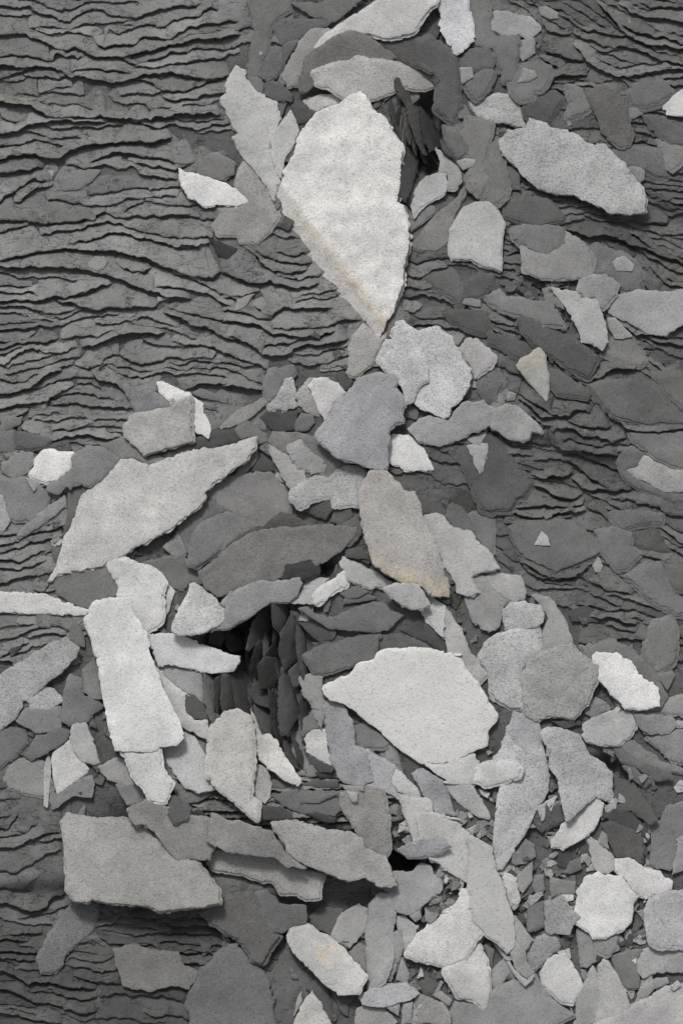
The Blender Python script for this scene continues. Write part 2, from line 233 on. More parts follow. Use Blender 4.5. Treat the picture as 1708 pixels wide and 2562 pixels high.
7 172 s|c3 630,860 680,835 770,835 900,900 940,1000 1060,1080 1110,1150 1110,1310 1060,1320 1000,1290 820,1450 800,1450 770,1300 750,1180 690,1080 680,960 650,920|large speckled grey slab right of the tall speckled tongue|the broad speckled slab
8 187 n|c4 715,410 720,370 800,260 900,180 1000,80 1055,130 1030,210 990,300 900,370 790,422|pale leaf slab overlapping the lower end of the broad speckled slab|the pale leaf slab
3 85 b|c3 590,1450 630,1350 750,1280 790,1450 650,1515
7 168 n|c3 10,1215 190,1215 250,1310 300,1390 305,1450 240,1430 120,1350 60,1290
7 184 n|b3 1110,1180 1140,1110 1200,1160 1290,1260 1290,1310 1240,1310 1160,1250
6 150 b|b3 1240,1140 1320,1110 1450,1190 1520,1380 1540,1420 1400,1400 1310,1270
5 163 b|b3 950,990 1060,1050 1130,1090 1130,1160 1110,1210 1180,1320 1050,1250 930,1220 990,1190
7 115 n|b3 855,900 880,840 940,815 1060,900 1090,965 980,970 920,985 860,940
8 152 b|b3 670,670 720,660 800,680 870,850 870,950 940,990 980,1130 990,1190 920,1220 800,1200 760,1150 720,1040 690,880|upright bluish-grey waisted slab on the right rim of the slate pit|the bluish waisted slab
7 182 n|b3 549,910 600,850 680,850 700,1010 720,1090 650,1060 560,1000
6 112 n|b3 505,800 570,760 600,700 640,840 560,870 530,905 510,880
6 132 n|b3 490,520 600,480 660,500 650,600 680,700 660,860 640,830 590,700 530,600
7 183 w|b3 190,715 215,770 260,850 350,920 470,1100 525,1190 500,1222 420,1190 250,1060 210,980 200,850|pale curved slab along the lower left inside of the slate pit|the pale curved pit slab
8 177 w|a3 1355,1040 1370,860 1400,820 1470,740 1568,740 b3 190,775 215,1000 210,1170 190,1300 250,1330 235,1450 150,1380 40,1280 0,1260 a3 1440,1250 1350,1130|cream-beige slab ending in a downward point, left of the slate pit|the cream pointed slab
7 152 w|b3 220,1080 300,1110 325,1200 320,1300 285,1340 190,1290 210,1180
B 84 n|b3 160,330 200,150 290,20 330,50 320,200 250,280 180,345
B 76 n|b3 335,30 440,40 440,100 385,210 345,160
B 78 n|b3 450,100 530,200 540,330 480,420 410,475 370,320 400,200
B 66 n|b3 185,470 200,360 240,280 310,250 330,290 250,390 230,540
B 66 w|b3 240,450 290,385 360,390 400,500 340,590 250,590
B 66 n|b3 260,400 330,300 370,200 375,380
B 60 n|b3 175,600 220,550 320,600 310,720 220,680
B 74 n|b3 210,700 310,720 340,910 260,850
B 60 n|b3 315,600 340,600 345,900 320,890
B 55 n|b3 340,620 380,600 400,900 375,1010 345,880
B 84 n|b3 375,540 430,450 520,600 500,780 440,870 430,895 380,860
B 78 n|b3 435,470 500,415 530,500 520,560 470,575
B 60 n|b3 385,880 440,960 520,1120 480,1100 420,1010
B 62 n|b3 460,880 520,1000 600,1200 570,1190 500,1060
B 60 n|b3 520,600 545,720 560,800 520,860 510,700
B 58 w|b3 20,200 120,210 140,330 60,350 20,300
B 62 n|b3 60,480 150,500 190,600 180,760 90,730 70,600
B 68 w|b3 0,480 40,500 70,700 40,740 0,640
B 98 w|a3 1320,470 1350,480 1410,540 1405,700 1415,840 1380,800 1330,680
B 75 w|a3 1450,500 1490,500 1510,700 1460,780 1445,640
B 60 n|a3 1405,520 1440,500 1450,600 1420,760 1405,700
4 55 n|a3 1370,200 1450,190 1470,260 1440,320 1360,290
5 90 n|b3 325,1230 330,1180 470,1215 400,1250
6 108 n|b3 330,1290 490,1240 770,1265 775,1380 740,1420 600,1400 540,1405 400,1350|grey ledge slab below the slate pit, carrying a smaller slab
7 112 n|b3 490,1260 760,1270 640,1330 510,1335
5 86 n|b3 510,1215 600,1180 760,1190 770,1230 640,1235
4 70 n|b3 610,1130 720,1130 750,1170 640,1170
5 66 n|b3 540,980 640,1060 740,1100 720,1130 640,1130 570,1060
7 150 w|b3 780,1270 900,1240 1050,1260 1090,1440 b4 1100,440 1070,490 930,430 910,350 860,270 780,150|grey-beige tongue slab hanging down below the bluish waisted slab|the hanging tongue slab
8 130 n|b3 770,1210 930,1220 930,1250 810,1245
8 142 n|b3 810,1250 890,1260 890,1320 860,1325
7 177 n|b4 1180,70 1350,110 1360,180 1290,180 1270,250 1290,370 1250,380 1220,250 1180,150
8 183 n|b4 1270,210 1290,180 1410,195 1568,240 c4 0,220 100,260 170,330 190,460 170,655 100,620 0,560 b4 1500,580 1360,490 1300,370|large pale slab left of the long forked slab, lower middle|the large pale lower slab
9 177 m|c4 160,345 190,330 320,410 345,560 390,650 440,810 465,880 475,1050 430,1110 380,1060 290,1000 260,960 200,900 180,780 170,640 190,460|long smooth grey slab running down beside the tip of the tall speckled tongue|the long smooth forked slab
8 197 w|b4 1200,1130 1280,1000 1400,890 1568,790 c4 0,850 100,790 130,700 170,680 200,900 260,980 200,1060 140,1150 90,1160 20,1200 b4 1450,1195 1330,1170|cream spearhead slab pointing left from the long smooth forked slab|the cream spearhead
9 157 b|b4 1150,430 1210,390 1400,335 1450,350 1500,400 1410,460 1350,480 1210,480|bluish grey lens lying across the large pale lower slab
7 120 n|b4 1110,400 1240,380 1150,430 1210,490 1350,500 1330,510 1190,475 1110,430
5 152 p|a4 400,250 440,200 600,240 800,230 900,260 1100,400 1300,520 1430,690 1435,775 1310,800 1180,810 1050,830 940,795 800,780 680,770 600,745 570,775 490,765 435,690 435,560 425,400|wide beige plate with a ragged straight lower edge, lower left|the wide beige plate
6 134 w|a4 830,165 1000,90 1080,140 1160,240 1240,200 1380,240 1360,330 1400,430 1375,500 1280,490 1160,490 1100,440 1010,310 940,260 890,270 850,220
7 134 w|a4 1350,370 1370,250 1390,180 1480,230 1568,240 b4 200,270 325,300 400,430 550,550 470,535 430,545 350,480 180,460 30,440 a4 1480,440
6 152 w|a4 1350,520 1400,450 1568,450 b4 340,470 450,550 670,590 650,640 640,750 540,755 490,720 380,720 330,640 240,630 130,590 0,570 a4 1480,580 1380,560|ragged brownish ledge slab jutting out right of the wide beige plate|the ragged ledge slab
8 146 p|b4 325,250 480,240 700,310 850,320 920,360 940,430 1080,490 1110,580 1150,670 1050,680 940,610 830,640 740,600 560,530 440,450 390,340|large brownish wedge slab slanting down right, left of the hanging tongue slab|the brownish slanting wedge
6 80 n|b3 240,1400 290,1350 400,1360 480,1430 430,1445 250,1445
6 72 n|b3 550,1410 620,1390 750,1430 740,1460 680,1460
5 70 n|b3 480,1440 660,1480 790,1470 790,1510 700,1500
6 117 n|a3 1135,1180 1220,1250 1300,1265 1390,1270 1290,1330 1190,1345 1140,1310
6 90 n|a3 1090,1310 1140,1290 1250,1370 1230,1440 1160,1460 1100,1400
5 76 n|a3 1240,1400 1300,1370 1380,1440 1300,1465
7 168 n|a3 1050,960 1200,920 1210,850 1290,930 1350,1040 1350,1130 1440,1240 1300,1265 1200,1220 1140,1140 1080,1040|grey curved slab between the long white slab's foot and the cream pointed slab
8 192 n|a3 812,990 920,1010 1045,960 1065,1120 1130,1200 1090,1325 990,1310 950,1240 870,1150|whitish slab hanging from the lower end of the long white slab|the whitish foot slab
7 157 n|a3 640,1090 740,1040 830,1040 870,1150 920,1215 820,1220 700,1180
6 130 n|a3 755,1215 870,1215 930,1220 980,1300 900,1340 830,1345
7 192 n|a3 335,1040 370,980 455,925 480,1000 530,1070 568,1110 560,1140 370,1280 345,1180|whitish kite-shaped slab left of the long white slab's foot|the whitish kite slab
8 167 n|a3 455,900 475,820 560,805 600,900 640,1030 655,1070 620,1085 530,1060 480,990
7 167 n|a3 285,1100 310,1005 335,1060 330,1200 310,1370 285,1350|thin pale upright sliver on the left of the whitish kite slab
5 132 n|a3 20,1190 60,1100 140,1050 280,1070 290,1300 200,1280 60,1235
5 127 n|a3 330,1170 370,1280 500,1190 600,1150 615,1200 600,1300 480,1290 390,1350 340,1380 320,1320
5 130 n|a3 100,800 170,710 300,720 400,700 400,850 330,865 230,875
6 167 s|a3 165,660 300,590 350,600 410,670 330,720 200,715
5 106 n|a3 155,1020 230,900 400,840 460,860 430,930 300,1010 200,1060
6 163 s|a3 -40,520 60,450 200,370 330,280 440,250 520,315 500,380 440,440 330,520 250,610 150,660 150,700 100,780 0,870 -40,890|speckled grey arm-like slab reaching in from the left edge|the arm-like left slab
7 117 n|a3 450,190 490,135 545,220 555,315 500,300 450,260
5 120 n|a3 410,600 450,490 540,520 540,620 610,650 690,700 620,740 570,810 450,830 405,800
6 126 n|a3 535,460 610,380 640,450 665,655 590,645 545,600
4 112 n|a3 -40,860 60,840 160,850 170,940 100,1020 0,1100 -40,1100
7 197 n|a2 -40,1255 130,1265 330,1285 480,1350 600,1375 560,1410 400,1403 200,1400 -40,1390|white blade slab entering horizontally from the left edge|the white left-edge blade
6 132 n|a2 105,885 150,830 300,710 420,620 435,690 300,800 180,880 125,907|grey stick-like slab slanting up right near the left edge|the grey stick slab
4 125 n|a2 0,510 150,510 250,560 325,640 300,740 200,795 60,790 -40,800 -40,520
5 152 n|a2 -40,600 20,630 40,720 65,800 20,860 -40,860
4 125 n|a2 0,410 140,330 220,350 230,400 190,480 80,520 10,470
5 140 n|a2 160,510 270,540 220,600
4 112 n|a2 -40,200 90,200 100,330 60,345 -40,340
4 120 n|a2 0,110 145,110 130,160 60,190 0,200
3 107 n|a2 100,200 180,210 340,260 300,300 200,325 100,300
5 97 n|a2 440,600 560,540 580,570 520,640 480,770 420,900 410,940 440,750
4 100 n|a2 330,970 400,960 370,1080 350,1060
6 122 s|a4 240,1150 290,1040 320,980 370,920 440,820 500,790 630,790 630,870 600,970 500,1050 420,1130 410,1190 360,1240 270,1235|speckled grey finger slab slanting up right at the lower left|the lower left finger slab
4 118 w|a4 730,1090 870,1060 1000,1100 1160,1110 1200,1200 1300,1240 1240,1350 1120,1330 960,1370 800,1330 780,1260|brownish-grey slab left of the blue-grey slab at the bottom
6 110 b|a4 1210,1440 1290,1280 1310,1210 1390,1160 1400,1120 1500,1060 1568,1040 b4 100,1070 170,1110 200,1170 270,1230 310,1300 325,1400 350,1568 360,1660 a4 1240,1660 1250,1540|large blue-grey slab cut by the bottom edge, left of centre|the blue-grey bottom slab
4 102 w|a4 1310,850 1400,780 1568,720 b4 220,720 260,850 340,980 380,1000 260,1180 200,1150 a4 1568,1030 1460,970
5 106 n|b4 225,720 300,700 380,790 470,800 555,800 560,920 480,940 400,980 340,970 270,890
4 90 n|b4 570,880 650,810 800,830 760,930 710,1000 620,960
6 142 n|b4 720,990 780,860 900,795 960,830 950,960 840,1080 750,1040
8 178 c|b4 425,1000 450,950 550,925 620,970 700,1010 800,1090 850,1170 950,1260 890,1380 770,1380 680,1320 600,1240 490,1130 430,1040|pale oblong slab with a round ochre patch, bottom middle|the ochre-patched slab
5 117 w|b4 830,1110 900,1050 955,1070 950,1240 860,1180
7 142 n|b4 975,790 1030,730 1110,720 1130,860 1100,1000 1110,1150 1060,1300 970,1360 960,1200 950,950|tall narrow grey slab right of the ochre-patched slab|the tall narrow slab
6 127 n|b4 1060,700 1150,660 1120,580 1250,580 1310,520 1370,540 1400,600 1440,640 1430,710 1340,780 1260,860 1200,860 1130,830 1100,740|rough grey slab above right of the tall narrow slab, below the dark hole
5 162 n|b4 1130,870 1200,870 1280,940 1250,1040 1190,1120 1160,960
6 137 n|b4 1100,990 1160,960 1185,1080 1100,1300 1070,1300 1110,1130
6 152 n|b4 1230,870 1300,830 1310,880 1270,910
8 162 b|b4 890,1400 1020,1320 1200,1310 1290,1380 1240,1420 1060,1465 920,1450|bluish pale slab lying across the foot of the tall narrow slab
6 152 n|b4 1140,1290 1180,1140 1230,1250 1220,1330
7 183 w|b4 470,1568 540,1420 590,1355 640,1430 680,1510 740,1640 450,1660|cream triangle slab rising from the bottom edge right of the blue-grey slab|the cream bottom triangle
6 142 n|b4 470,1530 500,1400 520,1365 530,1430 480,1520
5 90 n|b4 570,1350 630,1290 690,1330 700,1400 730,1560 680,1500 620,1390
4 82 n|b4 700,1340 890,1400 830,1450 830,1530 790,1510 740,1400
6 142 n|b4 880,1480 950,1450 1060,1470 1150,1568 1100,1660 870,1660
7 168 n|b4 1080,1470 1170,1440 1160,1530
6 152 n|b4 1190,1450 1250,1430 1240,1568 1180,1580
6 127 w|b4 1245,1390 1290,1380 1370,1410 1450,1440 1500,1510 1490,1600 1290,1568 1280,1480
7 184 n|c4 10,1220 60,1190 140,1150 170,1080 240,1055 270,1120 300,1240 305,1370 290,1470 265,1485 200,1420 100,1400 50,1310|whitish ragged slab hanging below the cream spearhead|the whitish ragged slab
5 130 n|b4 1380,1390 1410,1350 1510,1420 1490,1460
4 110 n|c4 270,1060 340,1090 320,1220
5 142 n|c4 300,1250 400,1150 455,1220 360,1350 310,1330
5 152 n|c4 300,1010 400,1080 430,1150 470,1220 550,1290 600,1240 580,1290 535,1328 480,1270 400,1150
6 142 n|c4 440,1110 480,1020 465,860 530,940 595,1020 540,1100 550,1170 600,1240 560,1280 480,1220
7 157 s|c4 535,1140 570,1050 680,990 760,1010 770,1060 700,1140 650,1190 590,1230 570,1180
8 152 s|c4 665,930 665,770 750,755 780,730 850,830 900,870 850,930 830,990 750,990 680,980|mottled grey slab joining the white hexagonal slab from the left
7 202 n|c4 880,770 880,690 930,610 1010,575 1060,600 1170,600 1220,690 1275,735 1240,790 1230,900 1180,960 1080,1000 980,1010 960,970 890,930 850,880|white hexagonal slab in the lower right|the white hexagonal slab
6 197 n|c4 1105,500 1220,482 1320,550 1400,570 1500,640 1495,690 1400,720 1325,755 1240,700 1190,620 1130,570|white slab slanting right just above the white hexagonal slab|the white slab above the hexagon
6 167 n|c4 950,370 1000,375 1080,440 1120,500 1120,570 1080,595 1010,575 980,540 960,440
5 177 n|c4 1310,830 1350,740 1390,790 1400,870 1350,960 1330,1010
7 167 b|c4 1370,750 1420,710 1480,700 1640,720 1640,1040 1500,1070 1430,1075 1350,1040 1350,960 1400,880|squarish pale slab cut by the right edge, right of the white hexagonal slab|the pale right-edge square
6 162 n|c4 1270,1160 1310,1090 1370,1060 1450,1080 1640,1040 1640,1240 1400,1235 1310,1280 1270,1230
7 192 n|c4 1235,1160 1270,1140 1265,1185
7 187 n|c4 640,1230 680,1160 740,1120 800,1110 850,1180 920,1325 850,1440 780,1430 700,1360 650,1320|whitish egg-shaped slab below the white hexagonal slab|the whitish egg slab
6 172 w|c4 750,1110 830,1080 840,1150 780,1150
6 147 n|c4 870,1490 880,1380 980,1190 1040,1290 1030,1568 860,1600
7 162 n|c4 1020,1190 1060,1150 1080,1160 1150,1270 1215,1430 1220,1470 1100,1540 1000,1568 1020,1350|pale tooth-shaped slab right of the whitish egg slab|the pale tooth slab
6 152 n|c4 1250,1450 1290,1330 1400,1270 1470,1270 1480,1310 1380,1350 1330,1420
8 168 n|c4 860,1640 950,1590 1080,1540 1250,1450 1350,1400 1460,1330 1568,1315 1640,1310 1640,1680 860,1680|large pale slab filling the bottom right corner|the bottom right corner slab
4 132 n|c4 80,1420 200,1450 280,1480 310,1380 400,1320 600,1250 700,1400 800,1480 860,1520 760,1568 700,1660 0,1660
4 107 n|c4 1100,1120 1300,1080 1270,1150 1290,1280 1280,1340 1190,1345 1130,1230
6 132 n|c4 880,950 930,960 980,1010 990,1100 1010,1160 940,1210 910,1200 890,1050
5 132 n|c4 980,1020 1050,1010 1140,1000 1140,1080 1080,1130 1000,1100
6 197 w|c4 385,620 410,585 480,620 495,720 510,770 480,805 440,808 415,700
5 132 n|c4 480,610 590,505 585,640 520,720 500,700
4 112 n|c4 555,930 570,750 660,780 665,930 565,970
4 117 n|c4 585,680 600,610 660,595 670,700 620,740
4 112 n|c4 700,620 870,640 870,720 780,730 710,750
4 107 n|c4 790,590 830,510 900,480 910,560 840,590
4 122 w|c4 650,510 690,485 710,510 680,580
3 90 n|c4 380,560 460,460 590,500 480,540
4 117 n|c4 480,450 540,360 600,400 605,480 580,500
4 107 n|c4 1350,520 1360,270 1420,240 1450,150 1640,100 1640,300 1500,560 1400,560|mottled dark grey slab at the right edge, upper part of the bottom corner
5 147 n|c4 1500,590 1540,350 1640,300 1640,540
4 86 w|c4 1030,260 1090,240 1180,280 1290,330 1315,450 1305,520 1220,480 1130,480 1060,320
5 127 n|c4 1010,390 1040,310 1070,330 1085,430
3 66 n|c4 1045,220 1120,160 1220,180 1340,290 1350,380 1300,330 1180,290
2 72 n|c3 1120,1170 1250,1200 1350,1350 1400,1440 1350,1470 1230,1380 1050,1390 1120,1260
3 97 n|c3 1170,1090 1250,1100 1360,1200 1320,1240 1240,1180
5 107 n|c3 1150,950 1250,920 1350,1000 1450,1070 1640,1130 1640,1160 1400,1110 1250,1060
4 97 n|c3 1110,960 1200,1010 1300,1080 1480,1150 1490,1180 1400,1190 1280,1110 1160,1060
5 117 b|c3 1240,750 1500,760 1530,830 1480,880 1360,890 1290,850
4 117 b|c3 1320,900 1400,890 1568,850 1640,850 1640,1080 1500,1060 1400,970
5 132 n|c3 1420,740 1500,650 1640,620 1640,760 1500,750
5 120 n|c3 1400,490 1500,460 1520,500 1470,600
5 132 n|a1 570,410 620,365 680,365 700,405 680,445 640,460 590,445|small round pale pebble-like slate lying alone on the layered rock at left|the small round slate
5 142 n|b1 90,725 100,650 180,615 220,610 180,660 150,700|small kite-shaped slate lying alone on layered rock left of the teardrop slab's tip
5 162 n|a1 1025,630 1110,640 1030,665
4 132 n|a1 820,750 885,745 840,775
4 127 n|a1 225,1340 310,1315 290,1375
3 122 n|a0 365,1160 520,1100 660,1110 600,1180 500,1240 400,1240
3 152 n|a0 310,1110 350,1110 340,1150
2 112 n|b0 180,-40 450,-40 450,60 350,120 320,170 310,290 250,480 200,510 180,470 225,180 200,60
3 102 n|b0 330,170 400,110 640,110 740,130 690,180 600,180 510,250 400,290 380,280
3 107 n|b0 250,480 320,300 400,300 400,420 370,480 300,530
4 112 n|b0 400,290 440,265 510,250 440,360 415,410
4 117 n|b0 160,490 240,490 280,540 270,620 220,580
3 86 n|b0 450,680 560,670 610,740 540,800 500,810
3 102 n|b0 370,660 430,660 400,740 380,770
2 97 n|b0 280,540 380,530 460,620 450,660 350,650 290,620
3 102 n|b0 450,20 640,20 740,-20 930,-20 740,140 620,110"""
